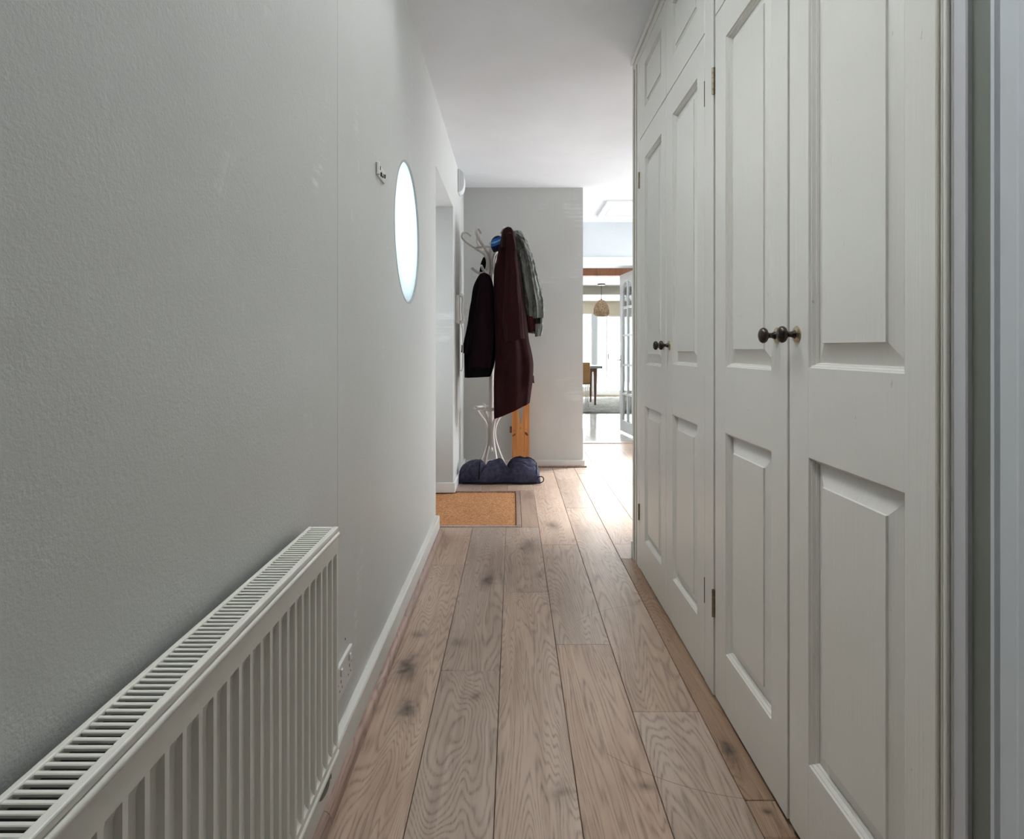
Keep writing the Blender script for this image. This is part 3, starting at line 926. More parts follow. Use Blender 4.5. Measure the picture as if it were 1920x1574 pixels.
box('panel_core', RX - 0.018, RX - 0.0115, RY0 + 0.002, RY1 - 0.002, RZ0 + 0.004, RZ1 - 0.016, m_rad, rad)
tube('bottom_rail', [(RX - 0.006, RY0, RZ0 + 0.010), (RX - 0.006, RY1, RZ0 + 0.010)], 0.0095, m_rad, rad, smooth_n=0, seg=12)
tube('top_rail', [(RX - 0.002, RY0, RZ1 - 0.016), (RX - 0.002, RY1, RZ1 - 0.016)], 0.0058, m_rad, rad, smooth_n=0, seg=12)
boxes('grille_frame', [(RX - 0.010, RX + 0.001, RY0, RY1, RZ1 - 0.010, RZ1), (RB, RB + 0.008, RY0, RY1, RZ1 - 0.012, RZ1),
                       (RB + 0.008, RX - 0.010, RY1 - 0.012, RY1, RZ1 - 0.008, RZ1 - 0.0005), (RB + 0.008, RX - 0.010, RY0, RY0 + 0.012, RZ1 - 0.008, RZ1 - 0.0005)], m_rad, rad, bev=0.002, seg=2)
boxes('side_panel', [(RB, RX - 0.008, RY1 - 0.002, RY1, RZ0 + 0.01, RZ1 - 0.008)], m_rad, rad)
boxes('side_panel', [(RB, RX - 0.008, RY0, RY0 + 0.002, RZ0 + 0.01, RZ1 - 0.008)], m_rad, rad)
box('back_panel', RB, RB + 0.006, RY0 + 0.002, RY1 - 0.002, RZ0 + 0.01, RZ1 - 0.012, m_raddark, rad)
fp = 0.0116
nf = int((RY1 - RY0 - 0.03) / fp)
bm = bmesh.new()
add_box(bm, RB + 0.007, RX - 0.009, 0, 0.0052, RZ1 - 0.0055, RZ1 - 0.0015, 0.0008)
fin_me = to_mesh(bm, 'grille_slat'); fin_me.materials.append(m_rad)
for k in range(nf):
    o = link('grille_slat', fin_me, None, rad)
    o.location.y += RY1 - 0.016 - 0.0062 - k * fp
# convector fins below the grille: corrugated sheet
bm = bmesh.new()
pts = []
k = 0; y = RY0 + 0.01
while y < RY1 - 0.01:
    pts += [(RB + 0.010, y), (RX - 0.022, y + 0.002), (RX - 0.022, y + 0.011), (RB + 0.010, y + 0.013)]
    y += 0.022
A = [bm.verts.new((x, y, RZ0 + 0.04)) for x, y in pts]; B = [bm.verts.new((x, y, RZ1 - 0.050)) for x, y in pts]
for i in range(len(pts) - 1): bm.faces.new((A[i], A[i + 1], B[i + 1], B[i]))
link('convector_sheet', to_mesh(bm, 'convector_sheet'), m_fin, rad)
vy = 1.235
vx = -0.3845
tube('valve', [(vx, vy, RZ0 + 0.012), (vx, vy, RZ0 - 0.014), (vx - 0.001, vy - 0.006, RZ0 - 0.030), (vx - 0.006, vy - 0.026, RZ0 - 0.036), (vx - 0.02, vy - 0.05, RZ0 - 0.037), (XL + 0.001, vy - 0.07, RZ0 - 0.038)], 0.0085, m_valve, rad,
     rfun=lambda t: 0.0098 if t < 0.62 else 0.0072, seg=14)
lathe('valve_nut', (vx, vy, RZ0 - 0.008), (0, 0, -1), [(0, 0), (0, 0.0125), (0.009, 0.0125), (0.009, 0)], m_valve, rad, seg=6, angle=20)

# ------------------------------------------------------------------ wall fittings
so = thing('wall_socket', (XL, 1.585, 0.224), 'white double power socket low on the wall past the radiator end', 'socket')
box('face_plate', XL, XL + 0.009, 1.510, 1.656, 0.181, 0.267, m_plastic, so, bev=0.0025, seg=2)
for yy0 in (1.545, 1.625):
    r_ = box('rocker_switch', XL + 0.009, XL + 0.0135, yy0 - 0.007, yy0 + 0.006, 0.236, 0.256, m_plastic, so, bev=0.002)
    for dy, z, h in ((0.0, 0.222, 0.008), (-0.011, 0.203, 0.005), (0.011, 0.203, 0.005)):
        box('pin_hole', XL + 0.0088, XL + 0.0093, yy0 + dy - 0.002, yy0 + dy + 0.002, z - h / 2, z + h / 2, m_black, so)
for yy0 in (1.520, 1.646):
    lathe('screw', (XL + 0.009, yy0, 0.224), (1, 0, 0), [(0, 0.003), (0.0006, 0.0026), (0.0008, 0)], m_valve, so, seg=10)
sock2 = thing('mounting_plate', (XL, 2.03, 1.665), 'small bare white mounting plate high on the wall beside the round window', 'mounting plate')
mp_z0, mp_z1 = 1.648, 1.690
bm = bmesh.new()
add_box(bm, XL, XL + 0.006, 1.972, 2.092, mp_z0, mp_z1, 0.002, 2)
add_box(bm, XL, XL + 0.013, 1.972, 1.982, mp_z0, mp_z1, 0.002)
add_box(bm, XL, XL + 0.010, 2.030, 2.060, mp_z0 + 0.012, mp_z0 + 0.030, 0.002)
link('plate', to_mesh(bm, 'plate'), m_plastic, sock2)
for yv, zv, w_ in ((2.000, 1.676, 0.006), (2.022, 1.661, 0.009), (2.045, 1.664, 0.006), (2.076, 1.670, 0.005)):
    box('slot', XL + 0.0058, XL + 0.0108, yv - w_ / 2, yv + w_ / 2, zv - 0.006, zv + 0.006, m_black, sock2)
hole = lathe('wall_plug', (XL, 1.615, 0.298), (1, 0, 0), [(-0.002, 0.0), (0.0003, 0.0032), (0.0008, 0.003), (0.0004, 0.0)], m_black, seg=12)
tag(hole, 'tiny dark plug hole in the wall above the double socket', 'wall plug')

# chime box high up in the corner
ch = thing('door_chime', (XL, 4.97, 2.36), 'white door chime box high on the wall above the coat stand', 'door chime')
bm = bmesh.new()
prof = []
for k in range(13):
    t = -1 + 2 * k / 12
    prof.append((XL + 0.022 + 0.030 * (1 - t * t) ** 0.5 if abs(t) < 1 else XL + 0.022, 2.445 + 0.088 * t))
poly = [(XL, 2.357)] + prof + [(XL, 2.533)]
extrude_profile(bm, poly, 4.90, 5.02)
link('cover', to_mesh(bm, 'cover', True, 30), m_white, ch)
box('back_plate', XL, XL + 0.014, 4.89, 5.03, 2.350, 2.540, m_plastic, ch, bev=0.004, seg=2)
# entry phone
ph = thing('entry_phone', (XL, 4.78, 1.36), 'white wall entry phone with a hanging tag beside the coat stand', 'intercom')
box('base_unit', XL, XL + 0.03, 4.72, 4.80, 1.275, 1.500, m_plastic, ph, bev=0.006, seg=2)
tube('handset', [(XL + 0.034, 4.76, 1.285), (XL + 0.055, 4.76, 1.305), (XL + 0.052, 4.76, 1.40), (XL + 0.056, 4.76, 1.48), (XL + 0.034, 4.76, 1.505)], 0.013, m_plastic, ph)
tube('cord', [(XL + 0.030, 4.79, 1.285), (XL + 0.045, 4.80, 1.24), (XL + 0.05, 4.80, 1.10), (XL + 0.046, 4.80, 0.92), (XL + 0.03, 4.80, 0.905)], 0.004, m_plastic, ph)
box('tag', XL + 0.042, XL + 0.066, 4.795, 4.800, 1.30, 1.345, m_white, ph, bev=0.002)
tube('tag_string', [(XL + 0.054, 4.797, 1.345), (XL + 0.058, 4.785, 1.40), (XL + 0.055, 4.77, 1.47)], 0.0015, m_plastic, ph)

# ------------------------------------------------------------------ door mat in its well
mt = thing('door_mat', (-0.4, 4.1, 0), 'tan coir door mat set in a wooden frame by the porch opening', 'door mat')
random.seed(4)
bm = bmesh.new()
nx, ny = 90, 60
g2 = []
for i in range(nx + 1):
    r_ = []
    for j in range(ny + 1):
        x = -1.02 + (MAT_X1 - 0.036 + 1.02) * i / nx; y = MAT_Y0 + 0.034 + (MAT_Y1 - MAT_Y0 - 0.068) * j / ny
        r_.append(bm.verts.new((x, y, -0.007 + random.uniform(-0.0022, 0.0022))))
    g2.append(r_)
for i in range(nx):
    for j in range(ny): bm.faces.new((g2[i][j], g2[i + 1][j], g2[i + 1][j + 1], g2[i][j + 1]))
link('coir_pile', to_mesh(bm, 'coir_pile'), m_coir, mt)
for b in ((-1.05, MAT_X1 - 0.002, MAT_Y0 + 0.002, MAT_Y0 + 0.030), (-1.05, MAT_X1 - 0.002, MAT_Y1 - 0.030, MAT_Y1 - 0.002), (MAT_X1 - 0.032, MAT_X1 - 0.002, MAT_Y0 + 0.030, MAT_Y1 - 0.030)):
    box('frame_strip', *b, -0.018, 0.004, m_mould, mt, bev=0.003)

# ------------------------------------------------------------------ coat stand
CSX, CSY = -0.187, 5.13
cs = thing('coat_stand', (CSX, CSY, 0), 'cream bentwood coat stand with curled hooks loaded with coats', 'coat stand')
lathe('column', (CSX, CSY, 0.20), (0, 0, 1.018), [(0, 0), (0.006, 0.013), (0.022, 0.018), (0.036, 0.010), (0.045, 0.012), (0.060, 0.022), (0.9, 0.022), (1.70, 0.021), (1.72, 0.024), (1.735, 0.016), (1.745, 0.014), (1.765, 0.020), (1.785, 0.018), (1.80, 0.0)], m_stand, cs)
def circle3(r, z, n=24):
    return [(CSX + r * math.cos(2 * math.pi * k / n), CSY + r * math.sin(2 * math.pi * k / n), z) for k in range(n + 1)]
tube('upper_ring', circle3(0.127, 1.930), 0.0115, m_stand, cs, smooth_n=0, closed=True)
tube('lower_ring', circle3(0.137, 0.574), 0.0125, m_stand, cs, smooth_n=0, closed=True)
def radial(ang, lst):
    c, s_ = math.cos(ang), math.sin(ang)
    return [(CSX + r * c, CSY + r * s_, z) for r, z in lst]
for a in (182, 242, 302, 2, 62, 122):
    tube('hook', radial(math.radians(a), [(r_, 1.075 + (z_ - 1.075) * 1.022) for r_, z_ in ((0.165, 1.752), (0.13, 1.722), (0.085, 1.706), (0.046, 1.726), (0.032, 1.80), (0.055, 1.862), (0.125, 1.912), (0.195, 1.956), (0.242, 2.000), (0.238, 2.036), (0.205, 2.046), (0.165, 2.015))]), 0.0115, m_stand, cs, seg=12)
for a in (28, 118, 208, 298):
    tube('leg', radial(math.radians(a), [(0.134, 0.564), (0.104, 0.52), (0.058, 0.46), (0.034, 0.385), (0.040, 0.30), (0.074, 0.20), (0.118, 0.10), (0.166, 0.012)]), 0.0135, m_stand, cs, seg=12)
    q = radial(math.radians(a), [(0.168, 0.0)])[0]
    lathe('foot', q, (0, 0, 1), [(0, 0), (0, 0.014), (0.010, 0.016), (0.02, 0.008), (0.022, 0)], m_stand, cs, seg=12)
    q = radial(math.radians(a), [(0.137, 0.584)])[0]
    lathe('ring_button', q, (0, 0, 1), [(0, 0.012), (0.008, 0.013), (0.016, 0.007), (0.018, 0)], m_stand, cs, seg=12)

# ------------------------------------------------------------------ hanging clothes
def garment(name, parent, levels, Yc, depth, mat, folds=(5, 0.10), seed=0, n=56, sub=7, dmul=None, fold_start=0.15, hem=True, rim=True, wr=0.0):
    """levels: ((xl,yl),(xr,yr)) bearings of left/right edge from top to hem at distance Yc"""
    rnd = random.Random(seed)
    ph_ = [rnd.uniform(0, 6.28) for _ in range(4)]
    L = [(P(a[0], a[1], Yc), P(b[0], b[1], Yc)) for a, b in levels]
    lefts = catmull([l for l, r in L], sub); rights = catmull([r for l, r in L], sub)
    m = len(lefts)
    bm = bmesh.new(); rings = []
    for i in range(m):
        t = i / (m - 1)
        l, r = lefts[i], rights[i]
        c = (l + r) / 2; hw = (r - l) / 2
        dd = depth * (dmul(t) if dmul else min(1.0, 0.45 + 1.2 * t))
        amp = folds[1] * min(1.0, max(0.0, (t - fold_start * 0.3) / 0.5))
        ring = []
        for k in range(n):
            th = 2 * math.pi * k / n
            cx_, sy_ = math.cos(th), math.sin(th)
            ex = math.copysign(abs(cx_) ** 0.8, cx_); ey = math.copysign(abs(sy_) ** 0.8, sy_)
            fold = amp * (math.sin(folds[0] * th + ph_[0] + 0.8 * t) + 0.6 * math.sin((folds[0] * 2 + 1) * th + ph_[1] - 1.5 * t) + 0.35 * math.sin((folds[0] * 3 + 2) * th + ph_[2] + 2 * t))
            p = c + hw * ex * (1 + 0.15 * fold) + Vector((0, dd * ey * (1 + fold), 0))
            nz = mnoise.noise(Vector((p.x * 9 + seed, p.z * 6, th * 1.2)))
            p += Vector((0.3 * nz * 0.012, nz * 0.016, 0))
            if wr:
                w_ = mnoise.noise(Vector((p.x * 14 + p.z * 11 + seed, p.z * 26 - p.x * 16, th))) + 0.5 * mnoise.noise(Vector((p.x * 40, p.z * 55, th * 2)))
                p += Vector((w_ * wr * 0.5 * ex, w_ * wr * (1 if ey > 0 else -1), 0))
            ring.append(p)
        rings.append(ring)
    # turned hem: close inside
    last = rings[-1]
    cen = sum(last, Vector()) / n
    if rim:
        rings.append([cen + (p - cen) * 0.93 + Vector((0, 0, 0.002)) for p in last])
        rings.append([cen + (p - cen) * 0.88 + Vector((0, 0, 0.06)) for p in last])
    V = [[bm.verts.new(p) for p in r] for r in rings]
    for A, B in zip(V[:-1], V[1:]):
        for k in range(n): bm.faces.new((A[k], A[(k + 1) % n], B[(k + 1) % n], B[k]))
    top = sum(rings[0], Vector()) / n + Vector((0, 0, 0.012))
    tv = bm.verts.new(top)
    for k in range(n): bm.faces.new((V[0][(k + 1) % n], V[0][k], tv))
    bm.faces.new(V[-1][::-1])
    return link(name, to_mesh(bm, name, True, 70), mat, parent)

# burgundy coat in front
bc = thing('coat', (-0.0, 4.90, 0.55), 'long burgundy wool coat hanging at the front of the coat stand', 'coat', 'clothes on the coat stand')
garment('coat_body', bc, [((945, 431), (960, 432)), ((938, 452), (966, 456)), ((931, 488), (970, 484)), ((926, 512), (976, 520)), ((926, 560), (982, 566)), ((928, 600), (987, 598)), ((929, 640), (991, 636)),
                          ((928, 680), (999, 678)), ((926, 722), (998, 712)), ((926, 755), (995, 738)), ((927, 785), (993, 755))], 4.90, 0.13, m_burg, (4, 0.09), 3)
garment('sleeve', bc, [((950, 438), (963, 440)), ((950, 460), (967, 464)), ((948, 500), (972, 502)), ((946, 545), (976, 546)), ((943, 590), (980, 590)), ((944, 622), (982, 618)), ((947, 643), (984, 635))], 4.775, 0.05, m_burg, (3, 0.08), 5)
garment('collar', bc, [((946, 428), (959, 428)), ((941, 436), (964, 437)), ((939, 452), (967, 455)), ((939, 466), (969, 470))], 4.86, 0.085, m_burg, (3, 0.05), 8)
garment('coat_flap', bc, [((985, 690), (997, 686)), ((985, 705), (1000, 706)), ((986, 716), (1002, 719))], 4.93, 0.02, m_burg, (3, 0.05), 9)
# plum coat at left
pc = thing('coat', (-0.3, 4.97, 0.85), 'dark plum coat hanging on the left of the coat stand', 'coat', 'clothes on the coat stand')
garment('coat_body', pc, [((901, 514), (914, 514)), ((895, 522), (920, 520)), ((887, 540), (926, 540)), ((883, 572), (930, 572)), ((879, 602), (932, 602)), ((873, 632), (932, 634)), ((871, 662), (930, 664)), ((871, 690), (926, 688)), ((871, 708), (920, 706))], 4.99, 0.12, m_black_cloth, (4, 0.08), 12)
garment('coat_front', pc, [((900, 516), (916, 516)), ((897, 535), (921, 535)), ((892, 570), (926, 572)), ((888, 610), (927, 612)), ((884, 650), (925, 652)), ((881, 688), (920, 690))], 4.875, 0.035, m_plum, (3, 0.06), 14)
garment('sleeve', pc, [((889, 536), (900, 534)), ((882, 572), (898, 570)), ((877, 605), (893, 605)), ((870, 636), (888, 640)), ((864, 660), (884, 668))], 4.93, 0.05, m_black_cloth, (3, 0.08), 15)
# black garment further back on the left hook
bk = thing('scarf', (-0.27, 5.24, 1.3), 'black cloth hanging behind the left hooks of the coat stand', 'scarf', 'clothes on the coat stand')
garment('cloth', bk, [((905, 484), (916, 480)), ((901, 496), (919, 492)), ((898, 520), (920, 520)), ((896, 560), (920, 560))], 5.24, 0.03, m_black_cloth, (3, 0.1), 20)
# grey-green jacket at right
jk = thing('jacket', (0.15, 5.02, 1.15), 'grey-green quilted jacket hanging on the right of the coat stand', 'jacket', 'clothes on the coat stand')
garment('jacket_body', jk, [((962, 435), (977, 434)), ((962, 446), (984, 445)), ((964, 476), (994, 472)), ((966, 510), (1000, 506)), ((970, 545), (1004, 545)), ((976, 580), (1006, 580)), ((982, 606), (1006, 606)), ((984, 624), (1005, 626))], 5.03, 0.10, m_jacket, (5, 0.12), 31, wr=0.014, sub=12)
garment('sleeve', jk, [((968, 439), (980, 441)), ((977, 452), (990, 459)), ((984, 480), (999, 482)), ((989, 510), (1006, 508)), ((994, 545), (1015, 546)), ((998, 572), (1020, 574)), ((1000, 598), (1019, 596))], 4.93, 0.055, m_jacket, (5, 0.14), 33, rim=True, wr=0.016, sub=14)
garment('sleeve', jk, [((974, 470), (986, 468)), ((977, 500), (990, 498)), ((982, 540), (997, 540)), ((986, 575), (1000, 574)), ((988, 594), (1001, 594))], 4.93, 0.04, m_jacket, (5, 0.12), 35, wr=0.014, sub=14)
garment('cuff', jk, [((1002, 594), (1017, 593)), ((1003, 604), (1016, 603)), ((1003, 608), (1017, 607))], 4.93, 0.042, m_jcuff, (6, 0.05), 36, dmul=lambda t: 1)
garment('cuff', jk, [((1003, 606), (1018, 605)), ((1002, 620), (1018, 618)), ((1003, 632), (1015, 630))], 4.935, 0.040, m_jacket, (6, 0.1), 37, dmul=lambda t: 1)
garment('lining', jk, [((988, 592), (1001, 592)), ((989, 605), (1003, 605)), ((991, 624), (1004, 622))], 4.935, 0.035, m_lining, (5, 0.1), 38, dmul=lambda t: 1)
# woolly hat
ht = thing('woolly_hat', (-0.11, 5.03, 1.92), 'small blue striped knitted hat on the top of the coat stand', 'hat', 'clothes on the coat stand')
HC = P(934, 457, 4.99)
def cap_band(name, t0, t1, mat):
    bm = bmesh.new()
    ax = Vector((-0.35, -0.25, 0.9)).normalized()
    prof = []
    for k in range(7):
        t = t0 + (t1 - t0) * k / 6
        ang = t * math.pi / 2
        prof.append((0.085 * math.sin(ang) - 0.02, 0.066 * math.cos(ang) if t < 0.999 else 0.0))
    add_lathe(bm, HC, ax, prof, 28)
    for v in bm.verts:
        v.co += Vector((0, 0, 0.004)) * mnoise.noise(v.co * 25)
    link(name, to_mesh(bm, name, True), mat, ht)
cap_band('brim', -0.25, 0.12, m_navy); cap_band('stripe', 0.12, 0.30, m_blue); cap_band('stripe', 0.30, 0.42, m_lblue); cap_band('stripe', 0.42, 0.62, m_blue); cap_band('crown', 0.62, 1.0, m_navy)

# ------------------------------------------------------------------ pine board with a V notch, behind the coats
pb = thing('pine_board', (0.066, 5.36, 0), 'orange pine board with a V notch standing against the grey partition', 'board')
YB2 = 5.40
x0, x1 = -0.010, 0.146
bm = bmesh.new()
prof = [(x0, 0.0), (x1, 0.0), (x1, 0.78), (x1 - 0.018, 0.78), (x0 + 0.083, 0.405), (x0 + 0.073, 0.405), (x0 + 0.018, 0.78), (x0, 0.78)]
A = [bm.verts.new((x, YB2, z)) for x, z in prof]; B = [bm.verts.new((x, YB2 + 0.04, z)) for x, z in prof]
ef = [bm.edges.new((A[i], A[(i + 1) % 8])) for i in range(8)]; eb = [bm.edges.new((B[i], B[(i + 1) % 8])) for i in range(8)]
bmesh.ops.triangle_fill(bm, use_beauty=True, edges=ef); bmesh.ops.triangle_fill(bm, use_beauty=True, edges=eb)
for i in range(8): bm.faces.new((A[i], A[(i + 1) % 8], B[(i + 1) % 8], B[i]))
link('board', to_mesh(bm, 'board'), m_pine, pb)
def knot_disc(x, z, a, b, rot):
    bm = bmesh.new()
    for (s_, y) in ((1.0, YB2 - 0.0006),):
        ring = []
        for k in range(20):
            t = 2 * math.pi * k / 20
            u, w = a * math.cos(t), b * math.sin(t)
            ring.append((x + u * math.cos(rot) - w * math.sin(rot), z + u * math.sin(rot) + w * math.cos(rot)))
        V0 = [bm.verts.new((p[0], y, p[1])) for p in ring]
        V1 = [bm.verts.new((p[0], y + 0.004, p[1])) for p in ring]
        bm.faces.new(V0); bm.faces.new(V1[::-1])
        for k in range(20): bm.faces.new((V0[k], V0[(k + 1) % 20], V1[(k + 1) % 20], V1[k]))
    link('knot', to_mesh(bm, 'knot'), m_knot, pb)
knot_disc(x0 + 0.130, 0.315, 0.020, 0.010, -0.9); knot_disc(x0 + 0.018, 0.305, 0.019, 0.008, 0.7)
knot_disc(x0 + 0.078, 0.365, 0.004, 0.006, 0); knot_disc(x0 + 0.108, 0.165, 0.004, 0.004, 0); knot_disc(x0 + 0.022, 0.345, 0.004, 0.004, 0); knot_disc(x0 + 0.128, 0.355, 0.003, 0.003, 0)
box('side_block', x0 - 0.020, x0, YB2 + 0.002, YB2 + 0.036, 0.325, 0.38, m_walnut, pb, bev=0.003)

# ------------------------------------------------------------------ navy bag on the floor
bg = thing('holdall_bag', (-0.11, 4.95, 0), 'crumpled navy canvas holdall lying on the floor under the coat stand', 'bag')
bm = bmesh.new()
bx0, bx1, by0, by1 = -0.445, 0.222, 4.79, 4.985
NX, NY = 90, 44
top_g = []
def sst(a, b, t):
    t = max(0, min(1, (t - a) / (b - a))); return t * t * (3 - 2 * t)
def bag_pt(u, w, lift=0.0):
    endr = max(0.0, 1 - abs(2 * u - 1) ** 7) ** 0.5
    ww = 2 * w - 1
    prof_ = max(0.0, 1 - abs(ww) ** 3.0) ** 0.5
    hgt = 0.170 + 0.012 * math.sin(u * 9 + 0.6)
    hgt *= 0.74 + 0.26 * sst(0.0, 0.28, u)
    hgt *= 0.80 + 0.20 * sst(0.05, 0.75, w)
    cr = 0.30 * math.exp(-((u - 0.27 - 0.10 * w) / 0.022) ** 2) + 0.36 * math.exp(-((u - 0.60 + 0.10 * (w - .5)) / 0.030) ** 2)
    cr += 0.16 * math.exp(-((w - 0.36 - 0.10 * math.sin(u * 13)) / 0.05) ** 2) * sst(.30, .36, u)
    x = bx0 + (bx1 - bx0) * u
    yw = (by1 - by0) * (0.82 + 0.18 * endr)
    y = (by0 + by1) / 2 + ww * yw / 2 + 0.007 * math.sin(u * 14)
    q = Vector((x * 9 + y * 4, y * 13 - x * 3, 0.3))
    nz = mnoise.noise(q) * 0.020 + mnoise.ridged_multi_fractal(Vector((x * 7, y * 10, 2.3)), 0.8, 2.0, 3, 0.9, 2.0) * 0.010 + mnoise.noise(Vector((x * 34, y * 34, 4.3))) * 0.005
    nz *= 2.1 if u < 0.3 else 1.5
    z = 0.004 + max(0.0, hgt * prof_ * endr * (1 - cr) + nz * prof_ * endr)
    return Vector((x, y, z + lift))
for i in range(NX + 1):
    top_g.append([bm.verts.new(bag_pt(i / NX, j / NY)) for j in range(NY + 1)])
for i in range(NX):
    for j in range(NY): bm.faces.new((top_g[i][j], top_g[i + 1][j], top_g[i + 1][j + 1], top_g[i][j + 1]))
edge = [top_g[i][0] for i in range(NX + 1)] + [top_g[NX][j] for j in range(1, NY + 1)] + [top_g[i][NY] for i in range(NX - 1, -1, -1)] + [top_g[0][j] for j in range(NY - 1, 0, -1)]
low = [bm.verts.new((v.co.x, v.co.y, 0.001)) for v in edge]
for k in range(len(edge)):
    bm.faces.new((edge[k], low[k], low[(k + 1) % len(edge)], edge[(k + 1) % len(edge)]))
link('bag_body', to_mesh(bm, 'bag_body', True, 60), m_bag, bg)
tube('zip_strip', [bag_pt(0.34 + 0.60 * k / 30, 0.60, 0.002) for k in range(31)], 0.004, m_strap, bg, seg=6, smooth_n=0)
tube('carry_strap', [bag_pt(0.27 - 0.01 * k / 12, 0.50 - 0.49 * k / 12, 0.003) for k in range(13)], 0.006, m_strap, bg, seg=6, smooth_n=0)
tube('seam', [bag_pt(0.95, 0.08 + 0.8 * k / 20, 0.002) for k in range(21)], 0.004, m_strap, bg, seg=6, smooth_n=0)
tube('strap_loop', [(0.19, 4.815, 0.05), (0.225, 4.80, 0.06), (0.243, 4.79, 0.045), (0.235, 4.782, 0.022), (0.205, 4.785, 0.012)], 0.004, m_strap, bg, seg=8)
tube('base_piping', [Vector((q.x, q.y - 0.004, 0.014)) for q in [bag_pt(0.06 + 0.88 * k / 24, 0.0) for k in range(25)]], 0.007, m_strap, bg, seg=8, smooth_n=0)

# ------------------------------------------------------------------ glazed dining room door, standing open
gd_h = Vector((1.455, 7.262, 0)); gd_f = Vector((1.392, 7.86, 0))
gdir = (gd_f - gd_h); gw = gdir.length; gdir.normalize(); gn = Vector((gdir.y, -gdir.x, 0))
gd = thing('glazed_door', gd_h, 'white arched glazed door standing open into the dining room', 'door')
def dpt(s_, t, z):
    return gd_h + gdir * s_ + gn * t + Vector((0, 0, z))
def dbox(bm, s0, s1, z0, z1, t0=-0.0, t1=0.038):
    vs = [bm.verts.new(dpt(s_, t, z)) for z in (z0, z1) for t in (t0, t1) for s_ in (s0, s1)]
    for q in ((0, 2, 3, 1), (4, 5, 7, 6), (0, 1, 5, 4), (2, 6, 7, 3), (0, 4, 6, 2), (1, 3, 7, 5)): bm.faces.new([vs[i] for i in q])
ZB, ZTOP = 0.018, 2.035
st = 0.085
bm = bmesh.new()
dbox(bm, 0, st, ZB, ZTOP); dbox(bm, gw - st, gw, ZB, ZTOP); dbox(bm, st, gw - st, ZB, 0.165)
# arched head
nA = 16
topv = []
for k in range(nA):
    s0 = st + (gw - 2 * st) * k / nA; s1 = st + (gw - 2 * st) * (k + 1) / nA
    def zz(s_): 
        q = (s_ - gw / 2) / (gw / 2 - st)
        return 1.83 + 0.11 * max(0, 1 - q * q) ** 0.5
    vs = [bm.verts.new(dpt(s_, t, z)) for (s_, z) in ((s0, zz(s0)), (s1, zz(s1)), (s1, ZTOP), (s0, ZTOP)) for t in (0.0, 0.038)]
    for q in ((0, 2, 4, 6), (1, 7, 5, 3), (0, 1, 3, 2), (4, 5, 7, 6)): bm.faces.new([vs[i] for i in q])
link('door_frame', to_mesh(bm, 'door_frame'), m_white, gd)
mid = gw / 2
bars = [0.503, 0.873, 1.25, 1.606]
bm = bmesh.new(); dbox(bm, mid - 0.013, mid + 0.013, 0.165, 1.94, 0.006, 0.032)
link('glazing_bar', to_mesh(bm, 'glazing_bar'), m_white, gd)
for z in bars:
    bm = bmesh.new(); dbox(bm, st, gw - st, z - 0.013, z + 0.013, 0.006, 0.032)
    link('glazing_bar', to_mesh(bm, 'glazing_bar'), m_white, gd)
zl = [0.165] + bars + [1.92]
for a, b in zip(zl[:-1], zl[1:]):
    for s0, s1 in ((st, mid - 0.013), (mid + 0.013, gw - st)):
        bm = bmesh.new(); dbox(bm, s0, s1, a + 0.0, b, 0.016, 0.021)
        link('pane', to_mesh(bm, 'pane'), m_glass, gd)
q = dpt(gw - 0.045, 0.0, 0.93)
bm = bmesh.new(); dbox(bm, gw - 0.065, gw - 0.025, 0.84, 1.0, -0.006, 0.0); dbox(bm, gw - 0.05, gw - 0.04, 0.93, 0.942, -0.045, -0.006); dbox(bm, gw - 0.16, gw - 0.04, 0.93, 0.942, -0.055, -0.043)
link('lever_handle', to_mesh(bm, 'lever_handle'), m_chrome, gd)

# ------------------------------------------------------------------ dining furniture
rg = thing('rug', (1.4, 11.7, 0), 'grey textured rug under the dining table', 'rug')
bm = bmesh.new()
random.seed(2)
gx = []
for i in range(81):
    r_ = []
    for j in range(101):
        x = 0.2 + 2.6 * i / 80; y = 10.1 + 3.2 * j / 100
        r_.append(bm.verts.new((x, y, 0.018 + random.uniform(-0.004, 0.006))))
    gx.append(r_)
for i in range(80):
    for j in range(100): bm.faces.new((gx[i][j], gx[i + 1][j], gx[i + 1][j + 1], gx[i][j + 1]))
link('pile', to_mesh(bm, 'pile'), m_rug, rg)
box('rug_backing', 0.2, 2.8, 10.1, 13.3, 0.0005, 0.013, m_rug, rg)

tb = thing('dining_table', (0.95, 11.7, 0.02), 'dining table with slate grey top and tapered walnut legs', 'table')
RZ = 0.024
box('table_top', 0.20, 1.67, 11.25, 12.10, 0.712, 0.760, m_tabletop, tb, bev=0.004)
boxes('apron', [(0.30, 1.57, 11.33, 11.35, 0.650, 0.712), (0.30, 1.57, 12.0, 12.02, 0.650, 0.712), (1.55, 1.57, 11.35, 12.0, 0.650, 0.712), (0.30, 0.32, 11.35, 12.0, 0.650, 0.712)], m_walnut, tb)
for lx in (0.32, 1.545):
    for ly in (11.34, 12.0):
        bm = bmesh.new()
        add_lathe(bm, (lx, ly, RZ), (0, 0, 1), [(0, 0), (0, 0.018), (0.4, 0.027), (0.66, 0.036), (0.688, 0.036), (0.688, 0)], 16)
        link('leg', to_mesh(bm, 'leg', True, 40), m_walnut, tb)

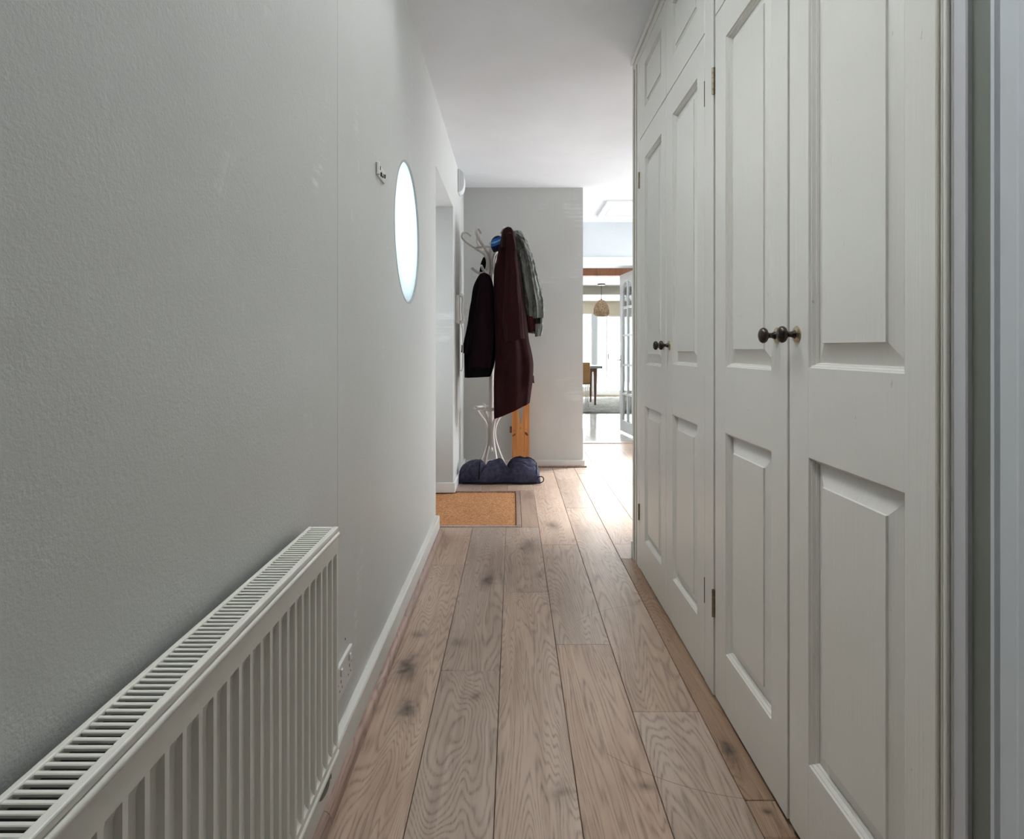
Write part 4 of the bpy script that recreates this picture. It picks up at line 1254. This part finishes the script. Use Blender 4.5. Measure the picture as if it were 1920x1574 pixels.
dc = thing('dining_chair', (1.16, 11.2, 0.02), 'tan leather backed dining chair with bright metal legs tucked at the table', 'chair')
box('backrest', 0.935, 1.39, 10.86, 10.90, 0.455, 0.835, m_tan, dc, bev=0.012, seg=3)
box('seat', 0.94, 1.385, 10.90, 11.235, 0.43, 0.475, m_tan, dc, bev=0.014, seg=3)
for lx, ly in ((0.965, 10.90), (1.355, 10.90), (0.965, 11.20), (1.355, 11.20)):
    tube('leg', [(lx, ly, 0.435), (lx, ly, RZ)], 0.011, m_chrome, dc, smooth_n=0)

pl = thing('pendant_lamp', (1.70, 11.6, DCZ), 'woven rattan pendant lamp hanging above the dining table', 'pendant lamp')
lathe('ceiling_rose', (1.70, 11.6, DCZ), (0, 0, -1), [(0, 0), (0, 0.075), (0.022, 0.075), (0.03, 0.012), (0.032, 0)], m_dmetal, pl)
tube('flex', [(1.70, 11.6, DCZ - 0.02), (1.70, 11.6, 2.03)], 0.005, m_dmetal, pl, smooth_n=0)
lathe('lamp_holder', (1.70, 11.6, 2.04), (0, 0, -1), [(0, 0), (0, 0.014), (0.05, 0.016), (0.05, 0)], m_dmetal, pl)
# woven shade: strands crossing both ways over a bell shape
bell = [(0.0, 0.030), (0.02, 0.065), (0.06, 0.100), (0.12, 0.128), (0.19, 0.145), (0.25, 0.146), (0.285, 0.130), (0.30, 0.105)]
def bell_r(h):
    for (h0, r0), (h1, r1) in zip(bell[:-1], bell[1:]):
        if h0 <= h <= h1: return r0 + (r1 - r0) * (h - h0) / (h1 - h0)
    return bell[-1][1]
bm = bmesh.new()
for sgn in (1, -1):
    for k in range(15):
        pts = []
        for i in range(13):
            h = 0.30 * i / 12
            a = 2 * math.pi * k / 15 + sgn * 1.6 * i / 12
            rr = bell_r(h) + sgn * 0.0025
            pts.append((1.70 + rr * math.cos(a), 11.6 + rr * math.sin(a), 2.015 - h))
        add_tube(bm, pts, 0.0055, seg=5, smooth_n=0)
for h in (0.0, 0.06, 0.12, 0.18, 0.24, 0.30):
    rr = bell_r(h)
    add_tube(bm, [(1.70 + rr * math.cos(2 * math.pi * k / 24), 11.6 + rr * math.sin(2 * math.pi * k / 24), 2.015 - h) for k in range(25)], 0.006, seg=5, smooth_n=0, closed=True)
link('shade', to_mesh(bm, 'shade', True), m_wicker, pl)
lathe('shade_liner', (1.70, 11.6, 2.013), (0, 0, -1), [(h, max(r - 0.007, 0.001)) for h, r in bell], m_wicker, pl)
